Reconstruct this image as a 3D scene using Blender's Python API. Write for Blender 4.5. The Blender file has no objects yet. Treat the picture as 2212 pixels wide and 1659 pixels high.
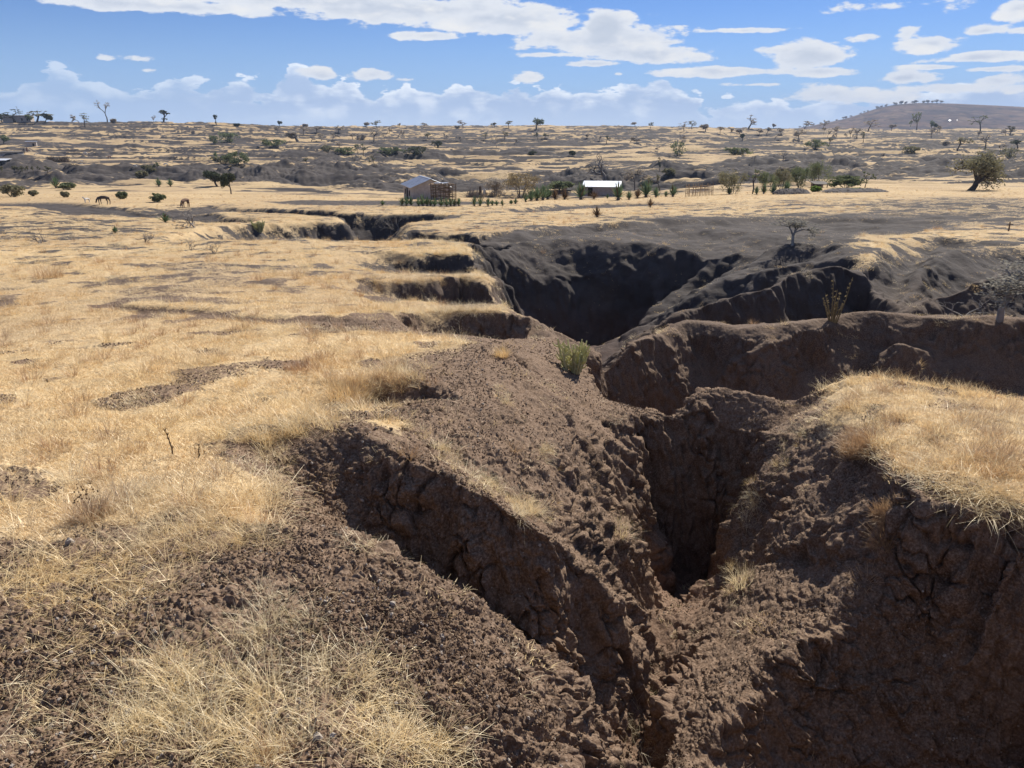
import bpy, bmesh, math, random
import numpy as np
from mathutils import Vector, Matrix
from mathutils.geometry import delaunay_2d_cdt

# ------------------------------------------------------------------ scene, camera, sun, exposure
S = bpy.context.scene
C = S.collection
R = math.radians
CZ = 12.0                       # camera height above the datum; data below is relative to the camera
F, CX, CY = 26/36*2212, 1106.0, 829.5
PITCH = math.atan((CY-282.0)/F)
cp, sp = math.cos(PITCH), math.sin(PITCH)
cam_d = bpy.data.cameras.new('camera'); cam = bpy.data.objects.new('camera', cam_d); C.objects.link(cam)
cam_d.lens = 26; cam_d.sensor_width = 36; cam_d.clip_start = .05; cam_d.clip_end = 30000
cam.location = (0, 0, CZ); cam.rotation_euler = (math.pi/2-PITCH, 0, 0)
S.camera = cam
SUN_AZ, SUN_EL = R(32), R(44)   # to the right of straight ahead, well up
sun_d = bpy.data.lights.new('sun', 'SUN'); sun = bpy.data.objects.new('sun', sun_d); C.objects.link(sun)
sun_d.energy = 4.3; sun_d.angle = R(.53); sun_d.color = (1, .94, .83)
SUNV = Vector((math.sin(SUN_AZ)*math.cos(SUN_EL), math.cos(SUN_AZ)*math.cos(SUN_EL), math.sin(SUN_EL)))
sun.rotation_euler = (-SUNV).to_track_quat('-Z', 'Y').to_euler()
S.view_settings.view_transform = 'Standard'; S.view_settings.look = 'None'
S.view_settings.exposure = 0.75; S.view_settings.gamma = 1
S.render.engine = 'CYCLES'
S.cycles.max_bounces = 5; S.cycles.diffuse_bounces = 3; S.cycles.transparent_max_bounces = 6
S.cycles.use_denoising = True
rng = np.random.default_rng(7); random.seed(7)

# ------------------------------------------------------------------ sky
world = bpy.data.worlds.new('World'); S.world = world; world.use_nodes = True
def build_sky():
    wt = world.node_tree; wt.nodes.clear(); N = wt.nodes.new; LK = wt.links.new
    def put(sock, v):
        if isinstance(v, bpy.types.NodeSocket): LK(v, sock)
        elif v is not None: sock.default_value = v
    def M(op, a, b=None, c=None):
        n = N('ShaderNodeMath'); n.operation = op; put(n.inputs[0], a); put(n.inputs[1], b); put(n.inputs[2], c); return n.outputs[0]
    def V(op, a, b=None):
        n = N('ShaderNodeVectorMath'); n.operation = op; put(n.inputs[0], a); put(n.inputs[1], b); return n.outputs['Value' if op == 'LENGTH' else 0]
    def SS(x, a, b, lo=0., hi=1.):
        n = N('ShaderNodeMapRange'); n.interpolation_type = 'SMOOTHSTEP'
        for i, q in enumerate((x, a, b, lo, hi)): put(n.inputs[i], q)
        return n.outputs[0]
    def NZ(vec, sc, det, ro, dist=0.):
        n = N('ShaderNodeTexNoise'); put(n.inputs['Vector'], vec); n.inputs['Scale'].default_value = sc; n.inputs['Detail'].default_value = det
        n.inputs['Roughness'].default_value = ro; n.inputs['Distortion'].default_value = dist; return n.outputs[0]
    def MIX(f, a, b):
        n = N('ShaderNodeMix'); n.data_type = 'RGBA'; put(n.inputs[0], f); put(n.inputs[6], a); put(n.inputs[7], b); return n.outputs[2]
    sky = N('ShaderNodeTexSky'); sky.sky_type = 'NISHITA'; sky.sun_disc = False; sky.sun_elevation = SUN_EL; sky.sun_rotation = SUN_AZ
    sky.altitude = 1400; sky.air_density = 1; sky.dust_density = .1; sky.ozone_density = 2.
    ST = .055
    tc = N('ShaderNodeTexCoord').outputs['Generated']
    sx = N('ShaderNodeSeparateXYZ'); LK(tc, sx.inputs[0]); x, y, z = sx.outputs
    az = M('MULTIPLY', M('ARCTAN2', x, y), 57.2958); el = M('MULTIPLY', M('ARCSINE', z), 57.2958)
    cb = N('ShaderNodeCombineXYZ'); put(cb.inputs[0], az); put(cb.inputs[1], el); ae = cb.outputs[0]
    cw = N('ShaderNodeCombineXYZ'); put(cw.inputs[0], M('MULTIPLY', az, .10)); put(cw.inputs[1], M('MULTIPLY', el, .26)); w = cw.outputs[0]   # clouds lie flat
    big = NZ(w, 1.6, 8, .56); fine = NZ(w, 5.5, 7, .62)
    up = V('ADD', w, (.05, .16, 0.)); bigu = NZ(up, 1.6, 8, .56)                  # the same field a step towards the sun
    def ang(u, v):
        d = (u-1106., F*math.cos(PITCH)-(v-829.5)*math.sin(PITCH), -F*math.sin(PITCH)-(v-829.5)*math.cos(PITCH))
        return math.degrees(math.atan2(d[0], d[1])), math.degrees(math.asin(d[2]/math.sqrt(sum(q*q for q in d))))
    # (centre, half width, half height in pixels of the survey photograph), weight
    cl = [(380, 14, 260, 17, 1), (900, 22, 330, 32, 1.05), (1090, 42, 200, 34, 1.15), (640, 2, 300, 22, 1), (920, 76, 68, 10, .9), (1010, 62, 60, 8, .7),
          (1290, 88, 190, 32, 1.1), (1305, 62, 62, 40, 1.15), (1400, 118, 130, 22, 1.1), (1240, 92, 130, 15, .9), (1180, 118, 100, 8, .8), (1290, 137, 90, 9, .9),
          (1600, 66, 105, 7, .9), (1560, 155, 150, 11, 1.05), (1740, 122, 90, 34, 1.1), (1760, 155, 120, 12, 1), (1650, 182, 80, 5, .7), (1700, 107, 70, 12, .9),
          (1870, 78, 50, 14, .9), (1960, 72, 44, 18, .9), (2010, 96, 80, 26, 1.1), (2120, 124, 120, 13, 1.), (2030, 145, 90, 7, .9), (2130, 150, 90, 8, .9), (2200, 20, 45, 26, 1.), (2130, 66, 60, 12, .8), (2212, 64, 60, 8, .6),
          (300, 128, 50, 9, .62), (315, 152, 30, 10, .7), (232, 128, 26, 9, .62), (692, 160, 34, 14, .9), (805, 162, 52, 14, .95), (880, 172, 40, 8, .7), (1145, 168, 40, 12, .7), (1440, 92, 50, 6, .7),
          (1515, 124, 30, 6, .6), (1337, 160, 20, 6, .7), (1960, 168, 90, 16, .9), (2160, 176, 70, 18, .9), (2060, 190, 160, 14, .9), (1850, 205, 160, 22, .8), (2000, 8, 200, 14, .25)]
    acc = None
    for (u, v, ru, rv, wt_) in cl:
        a, e = ang(u, v); a1, _ = ang(u+ru, v); _, e1 = ang(u, v-rv)
        d = V('LENGTH', V('MULTIPLY', V('SUBTRACT', ae, (a, e, 0)), (1/abs(a1-a), 1/abs(e1-e), 0)))
        q = M('MULTIPLY', M('SUBTRACT', 1.38, d), wt_)
        acc = q if acc is None else M('MAXIMUM', acc, q)
    acc = M('MAXIMUM', acc, -1.)
    n_ = M('ADD', M('MULTIPLY', M('SUBTRACT', big, .5), 2.6), M('MULTIPLY', M('SUBTRACT', fine, .5), 1.7))
    dens = M('ADD', acc, n_)
    high = SS(dens, .30, .62)
    # heaped bank along the horizon
    c1 = N('ShaderNodeCombineXYZ'); put(c1.inputs[0], M('MULTIPLY', az, .16)); n1 = NZ(c1.outputs[0], 1.0, 2, .5)
    puff = N('ShaderNodeTexVoronoi'); puff.feature = 'SMOOTH_F1'; put(puff.inputs['Vector'], V('ADD', ae, V('MULTIPLY', V('SUBTRACT', fine, (.5, .5, .5)), (2.4, 2.4, 0))))
    puff.inputs['Scale'].default_value = .62; puff.inputs['Smoothness'].default_value = .35; pf = puff.outputs['Distance']
    top = M('ADD', 3.15, M('MULTIPLY', M('SUBTRACT', n1, .5), 4.6))
    top = M('ADD', top, SS(az, 6., 20., .0, -1.2)); top = M('ADD', top, SS(az, 21., 30., .0, 1.4))
    hb = M('ADD', M('SUBTRACT', top, el), M('ADD', M('MULTIPLY', M('SUBTRACT', .45, pf), 1.5), M('MULTIPLY', M('SUBTRACT', big, .5), 3.4)))
    hb = M('ADD', hb, M('MULTIPLY', M('SUBTRACT', fine, .5), 2.4)); bank = SS(hb, .05, .32)
    left = SS(az, -12., -30.)                                                     # the bank is thinner and hazier to the left
    bank = M('MULTIPLY', bank, M('SUBTRACT', .95, M('MULTIPLY', left, .45)))
    a_, e_ = ang(1303, 60); dk = V('LENGTH', V('MULTIPLY', V('SUBTRACT', ae, (a_, e_, 0)), (1/1.15, 1/.95, 0))); dk = SS(M('ADD', dk, M('MULTIPLY', M('SUBTRACT', fine, .5), 1.4)), 1.15, .7, 0., .62)
    # light: edges glow, hearts and undersides are greyer
    lit = M('ADD', .55, M('MULTIPLY', M('SUBTRACT', big, bigu), 2.6))
    heart = SS(dens, .6, 1.5)
    ccol = MIX(M('MULTIPLY', M('SUBTRACT', 1.25, lit), heart), (.86, .90, .97, 1), (.60, .67, .80, 1))
    ccol = MIX(SS(lit, .5, 1.), ccol, (.98, .98, .98, 1))
    ccol = MIX(dk, ccol, (.60, .67, .79, 1))
    lb = M('ADD', SS(pf, .75, .15, 0., .55), M('MULTIPLY', M('SUBTRACT', big, bigu), 3.))
    lb = M('ADD', lb, SS(hb, 1.0, .1, 0., .6))
    bcol = MIX(SS(lb, .1, 1.1), (.50, .64, .90, 1), (1.06, 1.12, 1.2, 1))
    bcol = MIX(SS(el, 2.2, -.2), bcol, (.68, .82, 1.05, 1))
    def sc(c, k): return V('SCALE', c) if False else V('MULTIPLY', c, (k, k, k))
    E = .95/ST/2**.75
    base = V('MULTIPLY', sky.outputs[0], (.50, .69, 1.06))
    base = MIX(SS(el, 9., 0., 0., .75), base, sc((.46, .64, .93), E) if False else (.40*E, .60*E, .93*E, 1))
    c = MIX(bank, base, sc(bcol, E)); c = MIX(high, c, sc(ccol, E))
    c = MIX(M('MULTIPLY', SS(el, 19., 34.), SS(big, .36, .66, .0, .28)), c, sc((1.05, 1.12, 1.25, 1), E) if False else (1.0*E, 1.08*E, 1.25*E, 1))   # broken bright cloud added above the frame, unseen, to lift the fill in the shade
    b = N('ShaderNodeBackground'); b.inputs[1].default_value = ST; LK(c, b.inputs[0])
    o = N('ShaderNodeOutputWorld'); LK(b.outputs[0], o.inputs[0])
    world.cycles.sampling_method = 'MANUAL'; world.cycles.sample_map_resolution = 512
build_sky()


# ------------------------------------------------------------------ noise
_p = np.random.default_rng(3).permutation(256).astype(np.int32); _p = np.concatenate([_p, _p, _p])
_ga = np.random.default_rng(5).uniform(0, 2*np.pi, 256); _gx = np.cos(_ga).astype(np.float32); _gy = np.sin(_ga).astype(np.float32)
_g3 = np.random.default_rng(6).normal(size=(256, 3)); _g3 = (_g3/np.linalg.norm(_g3, axis=1)[:, None]).astype(np.float32)
def fade(t): return t*t*t*(t*(t*6-15)+10)
def pn2(x, y, s=0):
    x = np.asarray(x, np.float32)+s*17.31; y = np.asarray(y, np.float32)+s*9.77
    xi = np.floor(x).astype(np.int32); yi = np.floor(y).astype(np.int32)
    fx = x-xi; fy = y-yi; u = fade(fx); v = fade(fy); xi &= 255; yi &= 255
    def g(a, b):
        h = _p[_p[(xi+a) & 255]+((yi+b) & 255)]
        return _gx[h]*(fx-a)+_gy[h]*(fy-b)
    a = g(0, 0); b = g(1, 0); c = g(0, 1); d = g(1, 1)
    return 1.5*((a+(b-a)*u)*(1-v)+(c+(d-c)*u)*v)
def pn3(x, y, z, s=0):
    x = np.asarray(x, np.float32)+s*17.31; y = np.asarray(y, np.float32)+s*9.77; z = np.asarray(z, np.float32)+s*5.13
    xi = np.floor(x).astype(np.int32); yi = np.floor(y).astype(np.int32); zi = np.floor(z).astype(np.int32)
    fx = x-xi; fy = y-yi; fz = z-zi; u = fade(fx); v = fade(fy); w = fade(fz)
    def g(a, b, c):
        h = _p[_p[_p[(xi+a) & 255]+((yi+b) & 255)]+((zi+c) & 255)]
        return _g3[h, 0]*(fx-a)+_g3[h, 1]*(fy-b)+_g3[h, 2]*(fz-c)
    def pl(c):
        a = g(0, 0, c); b = g(1, 0, c); e = g(0, 1, c); d = g(1, 1, c)
        return (a+(b-a)*u)*(1-v)+(e+(d-e)*u)*v
    return 1.6*(pl(0)*(1-w)+pl(1)*w)
def fbm2(x, y, o=4, s=0, gain=.5):
    t = 0; a = 1; n = 0
    for k in range(o): t = t+a*pn2(x*2.03**k, y*2.03**k, s+k); n += a; a *= gain
    return t/n*1.4
def sst(a, b, x):
    t = np.clip((x-a)/(b-a), 0, 1); return t*t*(3-2*t)
def blur(a, s0, s1):
    for ax, s in ((0, s0), (1, s1)):
        if s <= 0: continue
        k = int(3*s+1); w = np.exp(-.5*(np.arange(-k, k+1)/s)**2); w /= w.sum()
        pad = [(0, 0), (0, 0)]; pad[ax] = (k, k); b = np.pad(a, pad, mode='edge'); o = np.zeros_like(a)
        for i in range(2*k+1):
            sl = [slice(None)]*2; sl[ax] = slice(i, i+a.shape[ax]); o += w[i]*b[tuple(sl)]
        a = o
    return a

# ------------------------------------------------------------------ pixel rays (for siting the survey points) and the smooth country
def ray(u, v): return np.array([u-CX, F*cp-(v-CY)*sp, -F*sp-(v-CY)*cp])
def P(u, v, D): d = ray(u, v); return d*(D/d[1])
def W(u, D, z): return np.array([(u-CX)*(D*cp-z*sp)/F, D, z])
_TY = np.array([-3000, 0, 30, 60, 90, 110, 135, 170, 210, 300, 360, 430, 560, 680, 800, 1100, 1600, 9000.])
_TL = np.array([196, -1.7, -3.68, -5.65, -7.2, -8.2, -8.8, -8.9, -8.1, -6.4, -2.4, 4.4, 4.6, 2, -4, -18, -25, -25])
_TC = np.array([196, -1.7, -3.68, -5.7, -7.8, -9.2, -10.2, -10.9, -10.7, -7.4, -5.4, -3.2, .6, 3.7, 3.4, -8, -25, -25])
_TR = np.array([196, -1.7, -3.68, -5.2, -6.55, -7.3, -8.5, -9.2, -9.2, -6.6, -5.2, -3.8, -1.7, .3, .2, -8, -25, -25])
_yy = np.linspace(0, 9000, 9001)
def _tab(t):
    z = np.interp(_yy, _TY, t); y = _yy.copy()
    for s, lo in ((6, 70), (14, 140)):
        k = np.exp(-.5*(np.arange(-3*s, 3*s+1)/s)**2); k /= k.sum()
        zz = np.convolve(np.pad(z, 3*s, mode='edge'), k, 'valid'); m = sst(lo, lo+40, y); z = z*(1-m)+zz*m
    return z
_tl, _tc, _tr = _tab(_TL), _tab(_TC), _tab(_TR)
def Base(x, y):
    y = np.maximum(y, -50); az = np.degrees(np.arctan2(x, np.maximum(y, .01)))
    yc = np.clip(y, 0, 8999)
    a = np.interp(yc, _yy, _tl); b = np.interp(yc, _yy, _tc); c = np.interp(yc, _yy, _tr)
    wl = sst(-4, -27, az) if False else 1-sst(-27, -4, az); wr = sst(4, 27, az)
    return b*(1-wl-wr)+a*wl+c*wr-.066*np.minimum(y, 0)
def G(u, v, off=0.):
    d = ray(u, v); t = np.geomspace(1, 900, 6000)
    q = d[None, :]/d[1]*t[:, None]; h = q[:, 2]-Base(q[:, 0], q[:, 1])-off
    i = np.argmax(h < 0)
    if h[i] >= 0: return q[-1]
    f = h[i-1]/(h[i-1]-h[i]); return q[i-1]*(1-f)+q[i]*f

# ------------------------------------------------------------------ surveyed break lines of the gully: (column, row, forward distance), grass cover
def L(pts, g=0.):
    o = []
    for p in pts:
        if isinstance(p, np.ndarray): o.append((p, g))
        else:
            gg = g if len(p) < 4 else p[3]
            o.append(((G(p[0], p[1]) if len(p) < 3 or p[2] is None else P(*p[:3])), gg))
    return o
def Ft(u, vr, vf, dd): return P(u, vf, G(u, vr)[1]-dd)
def Lw(pts, g=0.): return [(W(*p), g) for p in pts]
LINES = [
 # meadow on the left, undisturbed
 L([(0, 1640, None, .12), (0, 1450, None, .2), (0, 1320, None, .42), (0, 1200, None, .8), (0, 1100), (0, 900), (0, 760), (0, 640), (0, 560), (0, 500)], 1.),
 L([(-500, 1500, None, .3), (-600, 1000), (-500, 700), (-400, 560), (-300, 480)], 1.),
 L([(150, 1450, None, .2), (180, 1330, None, .42), (300, 1180, None, .72), (350, 1020), (330, 880), (330, 760), (330, 660), (330, 580), (330, 520), (330, 470)], 1.),
 L([(430, 1180), (480, 1060), (470, 930), (560, 880), (600, 800), (600, 700), (620, 630), (600, 575)], 1.),
 L([(760, 700), (740, 620), (720, 570)], 1.),
 # ground under and beside the camera
 Lw([(-600, .6, -1.74), (300, .7, -1.75), (900, .8, -1.8)], .2),
 L([(250, 1659), (500, 1659), (720, 1659, 1.74), (1000, 1659, 2.02), (1180, 1659, 2.35), (1300, 1659, 2.72)], .25),
 L([(120, 1500), (420, 1480), (700, 1480, 2.13), (950, 1500, 2.25), (1130, 1540, 2.5), (1250, 1580, 2.7)], .3),
 # near spur and its crest
 L([(400, 1120, None, .9), (520, 1140, 3.38, .8), (600, 1152, 3.3, .4), (780, 1176, 3.18), (870, 1215, 3.05), (1000, 1292, 2.95), (1100, 1370, 2.92), (1200, 1442, 2.92), (1290, 1530, 2.95), (1315, 1620, 2.95)]),
 L([(620, 1138, 3.7, .3), (800, 1172, 4.15), (900, 1222, 4.1), (1000, 1285, 3.98), (1150, 1385, 3.92), (1270, 1490, 3.98), (1325, 1570, 3.85), (1335, 1650, 3.6)]),
 # second spur
 L([(410, 900, None, 1.), (520, 935, 4.75, .6), (640, 908, 5.0, .5), (760, 922, 4.75), (860, 970, 4.45), (1000, 1032, 4.2), (1090, 1087, 4.1), (1190, 1162, 4.1), (1290, 1252, 4.25), (1350, 1322, 4.35)]),
 L([(590, 1020, 4.3, .3), (740, 1030, 4.45), (900, 1110, 4.25), (1030, 1180, 4.06), (1150, 1270, 4.02), (1250, 1370, 4.12), (1335, 1440, 4.18)]),
 # grassy hollow behind it
 L([(800, 905, 5.15, .7), (880, 935, 4.95, .6), (970, 985, 4.72, .6), (1060, 1050, 4.6, .5), (1140, 1105, 4.55, .2), (1230, 1180, 4.6), (1320, 1270, 4.65), (1375, 1318, 4.75)]),
 # third spur: long face down to the slot
 L([(690, 820, None, .9), (740, 780, None, .8), (860, 745, None, .8), (980, 742, 7.75, .6), (1080, 748, 7.5, .1), (1150, 800, 6.75), (1200, 855, 6.2), (1242, 930, 5.75), (1276, 1000, 5.5), (1302, 1080, 5.3), (1342, 1155, 5.2), (1376, 1240, 5.1), (1386, 1300, 5.0)]),
 L([(1000, 866, 5.65), (1060, 900, 5.4), (1150, 980, 5.1), (1220, 1070, 4.95), (1290, 1180, 4.85)]),
 L([(760, 790, None, .6), (900, 790, 6.8, .3), (1020, 800, 6.5), (1100, 850, 6.0)]),
 L([(700, 822, None, .9), (800, 822, 6.2, .8), (900, 822, 6.15, .4), (960, 838, 5.95, .1)]),
 L([(735, 868, 5.9, .2), (830, 874, 6.0, .0), (930, 872, 5.9)]),
 # the nose beyond it and the hollow between
 L([(1085, 738, 8.3), (1150, 770, 7.9), (1230, 832, 7.35), (1290, 868, 7.15), (1345, 897, 6.95), (1369, 930, 6.8), (1372, 1000, 6.6), (1364, 1050, 6.5), (1396, 1090, 6.6), (1372, 1130, 6.4)]),
 L([(1096, 764, 7.75), (1130, 776, 7.55), (1168, 802, 7.2)]),
 L([(1104, 812, 7.5), (1140, 830, 7.3), (1160, 838, 7.1)]),
 L([(1185, 826, 6.9), (1220, 870, 6.5), (1270, 940, 6.2), (1297, 1040, 6.0), (1334, 1130, 5.9), (1368, 1230, 6.0)]),
 L([(1290, 905, 6.75), (1330, 960, 6.5), (1340, 1040, 6.35)]),
 # back of the left bank, dropping to the hidden floor
 L([(1020, 545, 18.8, .7), (1042, 590, 15.2, .6), (1062, 622, 13.4, .6), (1102, 656, 12.1, .5), (1150, 700, 10.7, .3), (1200, 742, 9.5), (1258, 800, 8.2), (1300, 850, 7.6)]),
 Lw([(1090, 20.5, -6.4), (1130, 16.5, -6.2), (1180, 13.8, -5.8), (1240, 11.7, -5.4), (1300, 10.0, -5.1), (1385, 8.5, -4.9), (1405, 7.6, -4.8)]),
 # slumped ledges along the left bank
 L([(700, 556, None, 1.), (780, 546, 19.0, 1.), (840, 541, 19.2, 1.), (900, 552, 18.4, 1.), (960, 548, 18.7, 1.), (1006, 550, 18.5, .9)], 1.),
 L([(790, 566, 18.2, .4), (850, 578, 18.5, .1), (900, 596, 18.0), (960, 600, 18.3), (1012, 604, 18.0)], .05),
 L([(760, 590, None, 1.), (850, 594, 15.1, 1.), (950, 596, 15.0, 1.), (1028, 597, 14.7, .8)], 1.),
 L([(780, 608, None, 1.), (850, 613, 13.3, 1.), (930, 606, 13.7, 1.), (1000, 600, 14.1, .9), (1048, 610, 13.6, .8)], 1.),
 L([(790, 640, 12.2, .5), (850, 668, 13.0, .05), (930, 676, 13.4), (1000, 678, 13.75), (1060, 672, 13.3)], .0),
 L([(800, 664, None, 1.), (900, 668, 11.0, .9), (1000, 668, 11.1, .9), (1082, 668, 11.3, .7)], 1.),
 L([(840, 680, None, 1.), (905, 674, 10.4, 1.), (960, 670, 10.6, .9), (1060, 674, 10.5, .7), (1115, 686, 10.3, .4)], 1.),
 L([(860, 708, 9.2, .6), (920, 738, 10.1, .0), (1000, 756, 10.3), (1070, 764, 10.2), (1130, 748, 10.1)], .0),
 L([(840, 728, None, 1.), (930, 738, 8.15, .9), (1020, 744, 8.05, .6), (1088, 736, 8.6, .2)], .8),
 # tilted island between the two arms
 L([(828, 532, 22.0, .9), (850, 521, 24.2, 1.), (920, 516, 24.8, 1.), (985, 522, 23.4, 1.), (1016, 536, 20.8, .8)], 1.),
 # upper arm of the gully
 L([(545, 524, 22.0, .9), (600, 540, 19.9, 1.), (640, 547, None, 1.), (720, 546, None, 1.), (800, 545, 19.4, 1.), (826, 540, 20.2, .8)], 1.),
 Lw([(470, 28.0, -4.1), (560, 28.5, -5.0), (660, 28.5, -5.5), (760, 26.2, -5.4), (830, 27.0, -5.6), (900, 28.2, -5.7), (970, 27.6, -5.9), (1040, 25.6, -6.2)]),
 L([(430, 490, 30.5, 1.), (510, 484, 33.0, 1.), (600, 479, 35.0, 1.), (690, 476, 36.8, 1.), (742, 472, 38.5, 1.), (752, 486, 36.5, .2)], 1.),
 L([(520, 512, 32.6, .2), (600, 524, 34.4, .1), (700, 526, 36.2, .1), (762, 534, 35.6, .1)], .1),
 L([(500, 458, None, 1.), (580, 462, 45.0, 1.), (680, 464, 44.2, 1.), (742, 466, 43.0, 1.)], 1.),
 L([(420, 441, None, 1.), (500, 446, None, 1.), (560, 448, None, 1.), (650, 452, None, 1.), (740, 458, None, 1.), (880, 460, None, 1.), (990, 464, None, 1.), (1010, 469, None, 1.)], 1.),
 L([Ft(500, 446, 460, .5), Ft(580, 449, 464, .5), Ft(660, 452.5, 470, .5), Ft(740, 458, 486, .5), Ft(800, 459, 498, .6), Ft(850, 459.5, 504, .6), Ft(885, 460, 498, .5), Ft(935, 462, 482, .5), Ft(985, 463.5, 474, .4)]),
 Lw([(600, 53, -6.4), (680, 48.3, -6.6), (760, 44, -6.9), (790, 36, -6.0), (810, 31, -5.7)]),
 L([(885, 480, None, 1.), (960, 474, None, 1.), (1050, 472, None, 1.), (1200, 470, None, 1.), (1300, 462, None, 1.)], 1.),
 L([(872, 500, 28.5, .6), (890, 497, 29.2, .9), (950, 499, 28.4, 1.), (1000, 499, 28.3, 1.), (1040, 503, 27.2, .6), (1110, 493, 30.0, .7), (1200, 488, 32.0, .8), (1275, 481, None, .9)], 1.),
 L([(870, 515, 28.2), (900, 526, 28.8), (1000, 528, 28.0), (1036, 530, 26.9), (1110, 505, 29.6), (1200, 497, 31.7), (1270, 488, 33.6)]),
 # great bare wall on the far side: shoulder, ribs, foot
 L([(1040, 522, 24.8), (1100, 507, 26.6), (1200, 502, 27.2), (1300, 507, 26.4), (1400, 511, 25.6), (1500, 515, 24.6), (1600, 522, 23.4), (1700, 530, 22.4), (1800, 535, 21.4)], .05),
 L([(1050, 565, 24.5), (1085, 580, 24.6), (1120, 562, 25.2), (1170, 542, 25.8), (1220, 522, 26.4)]),
 L([(1150, 565, 25.4), (1190, 578, 25.0), (1250, 575, 25.3), (1330, 562, 25.0), (1420, 552, 24.5)]),
 L([(1200, 640, 24.5), (1260, 650, 24.8), (1330, 640, 24.3)]),
 L([(1100, 640, 24.3), (1120, 650, 24.2), (1170, 602, 24.5), (1195, 586, 24.7)]),
 L([(1130, 664, 24.3), (1160, 692, 24.2), (1200, 718, 24.2), (1300, 750, 24.0), (1350, 722, 22.4)]),
 L([(1360, 705, 21.6), (1400, 668, 22.0), (1440, 622, 22.7), (1480, 575, 23.5), (1520, 535, 24.2)]),
 L([(1400, 700, 20.5), (1460, 660, 21.0), (1520, 610, 21.8), (1570, 560, 22.7), (1610, 530, 23.3)]),
 L([(1490, 655, 19.6), (1560, 615, 20.2), (1640, 575, 20.9), (1700, 548, 21.4)]),
 L([(1425, 695, 23.0), (1490, 632, 24.0), (1550, 568, 25.0)], 0.),
 L([(1500, 660, 21.8), (1565, 612, 22.8), (1630, 564, 23.8)]),
 L([(1660, 608, 20.4), (1740, 576, 21.0), (1800, 550, 21.7)]),
 L([(1660, 590, 19.2), (1740, 566, 19.7), (1810, 545, 20.2)]),
 # bare shoulder running back into the fields
 L([(1150, 488, None, .4), (1350, 488, None, .2), (1500, 482, None, .1), (1700, 476, None, 0.), (1900, 474, None, .1), (2212, 462, None, .4)]),
 L([(1400, 462, None, .9), (1700, 455, None, .8), (2000, 447, None, .6), (2300, 440, None, .7)], .8),
 # right bank: grassy tongues and narrow side gullies
 L([(1700, 520, 23.8, .0), (1800, 508, 25.2, .0), (1860, 520, 23.0, .4), (1900, 540, 20.6, .6), (1950, 512, 24.6, .9), (2020, 505, 26.0, .9)], .5),
 L([(1860, 560, 18.6, .2), (1900, 552, 19.4, .5), (1885, 590, 16.6, 0.)], .3),
 L([(2010, 512, 25.4, .3), (2020, 540, 24.5, 0.), (1985, 570, 22.0, 0.), (1940, 620, 18.5, 0.), (1918, 672, 15.8, 0.)]),
 L([(2060, 495, None, 1.), (2130, 500, None, 1.), (2260, 500, None, 1.)], 1.),
 L([(1929, 655, 15.6), (1982, 598, 17.9), (2046, 550, 20.8, .2), (2110, 539, 21.8, .4), (2212, 527, 23.2, .7), (2330, 520, 24.0, .8)]),
 L([(1950, 672, 15.2), (2000, 655, 17.1), (2060, 610, 19.4), (2130, 585, 20.7), (2212, 568, 21.9), (2330, 560, 22.6)]),
 Lw([(2000, 16.2, -4.3), (2050, 17.0, -4.4), (2120, 18.2, -4.3), (2212, 19.2, -4.3), (2330, 19.6, -4.2)]),
 L([(1961, 678, 13.9), (2019, 634, 14.9), (2088, 602, 15.9), (2150, 585, 16.6), (2212, 572, 17.3), (2330, 560, 17.9)]),
 L([(1985, 730, 13.5), (2050, 720, 14.3), (2110, 705, 15.1), (2212, 690, 16.0), (2330, 680, 16.4)]),
 # third ridge
 L([(1352, 752, 13.6), (1368, 738, 14.0), (1402, 710, 14.4), (1480, 656, 15.0), (1600, 616, 15.7), (1720, 590, 16.7), (1800, 580, 17.2), (1858, 578, 17.6), (1892, 562, 18.6)]),
 L([(1880, 592, 16.9), (1912, 620, 15.8), (1921, 680, 14.6)]),
 L([(1370, 800, 13.6), (1420, 780, 14.2), (1500, 775, 14.75), (1600, 765, 15.2), (1700, 750, 16.0), (1850, 720, 16.7), (1920, 715, 14.7)]),
 Lw([(1330, 13.4, -5.8), (1420, 13.6, -5.2), (1550, 14.3, -4.7), (1700, 14.9, -4.6), (1850, 15.6, -4.5), (1925, 13.8, -4.0)]),
 Lw([(1350, 12.4, -5.5), (1550, 12.9, -4.3), (1700, 12.7, -4.1), (1850, 12.9, -4.0), (2000, 12.4, -3.5), (2300, 12.0, -3.2)]),
 Lw([(1390, 17.0, -6.4), (1480, 17.8, -5.8), (1600, 18.4, -4.9), (1750, 18.8, -4.2)]),
 # second ridge, the long dark one
 L([(1268, 802, 10.0), (1292, 765, 10.35), (1340, 735, 10.9), (1400, 722, 11.3), (1480, 701, 11.9), (1600, 708, 11.5), (1700, 700, 11.4), (1780, 688, 11.6), (1850, 678, 11.7), (1930, 682, 11.4), (2000, 690, 11.1), (2100, 690, 11.0), (2212, 690, 10.9), (2380, 690, 10.8)], .1),
 L([(1345, 732, 11.4), (1480, 698, 12.5), (1600, 704, 12.1), (1700, 696, 12.0), (1850, 676, 12.3), (2000, 687, 11.8), (2212, 686, 11.6)], .1),
 L([(1480, 725, 11.75), (1600, 730, 11.3), (1700, 722, 11.2), (1850, 700, 11.5), (2000, 712, 10.95), (2212, 712, 10.75)]),
 L([(1440, 770, 11.2), (1415, 850, 10.9), (1400, 930, 10.6)]),
 L([(1655, 745, 11.0), (1650, 800, 10.8), (1640, 860, 10.5)]),
 L([(1960, 735, 10.7), (1950, 790, 10.6), (1940, 830, 10.4)]),
 L([(1285, 840, 9.9), (1330, 905, 10.2), (1388, 1000, 10.1)]),
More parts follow.
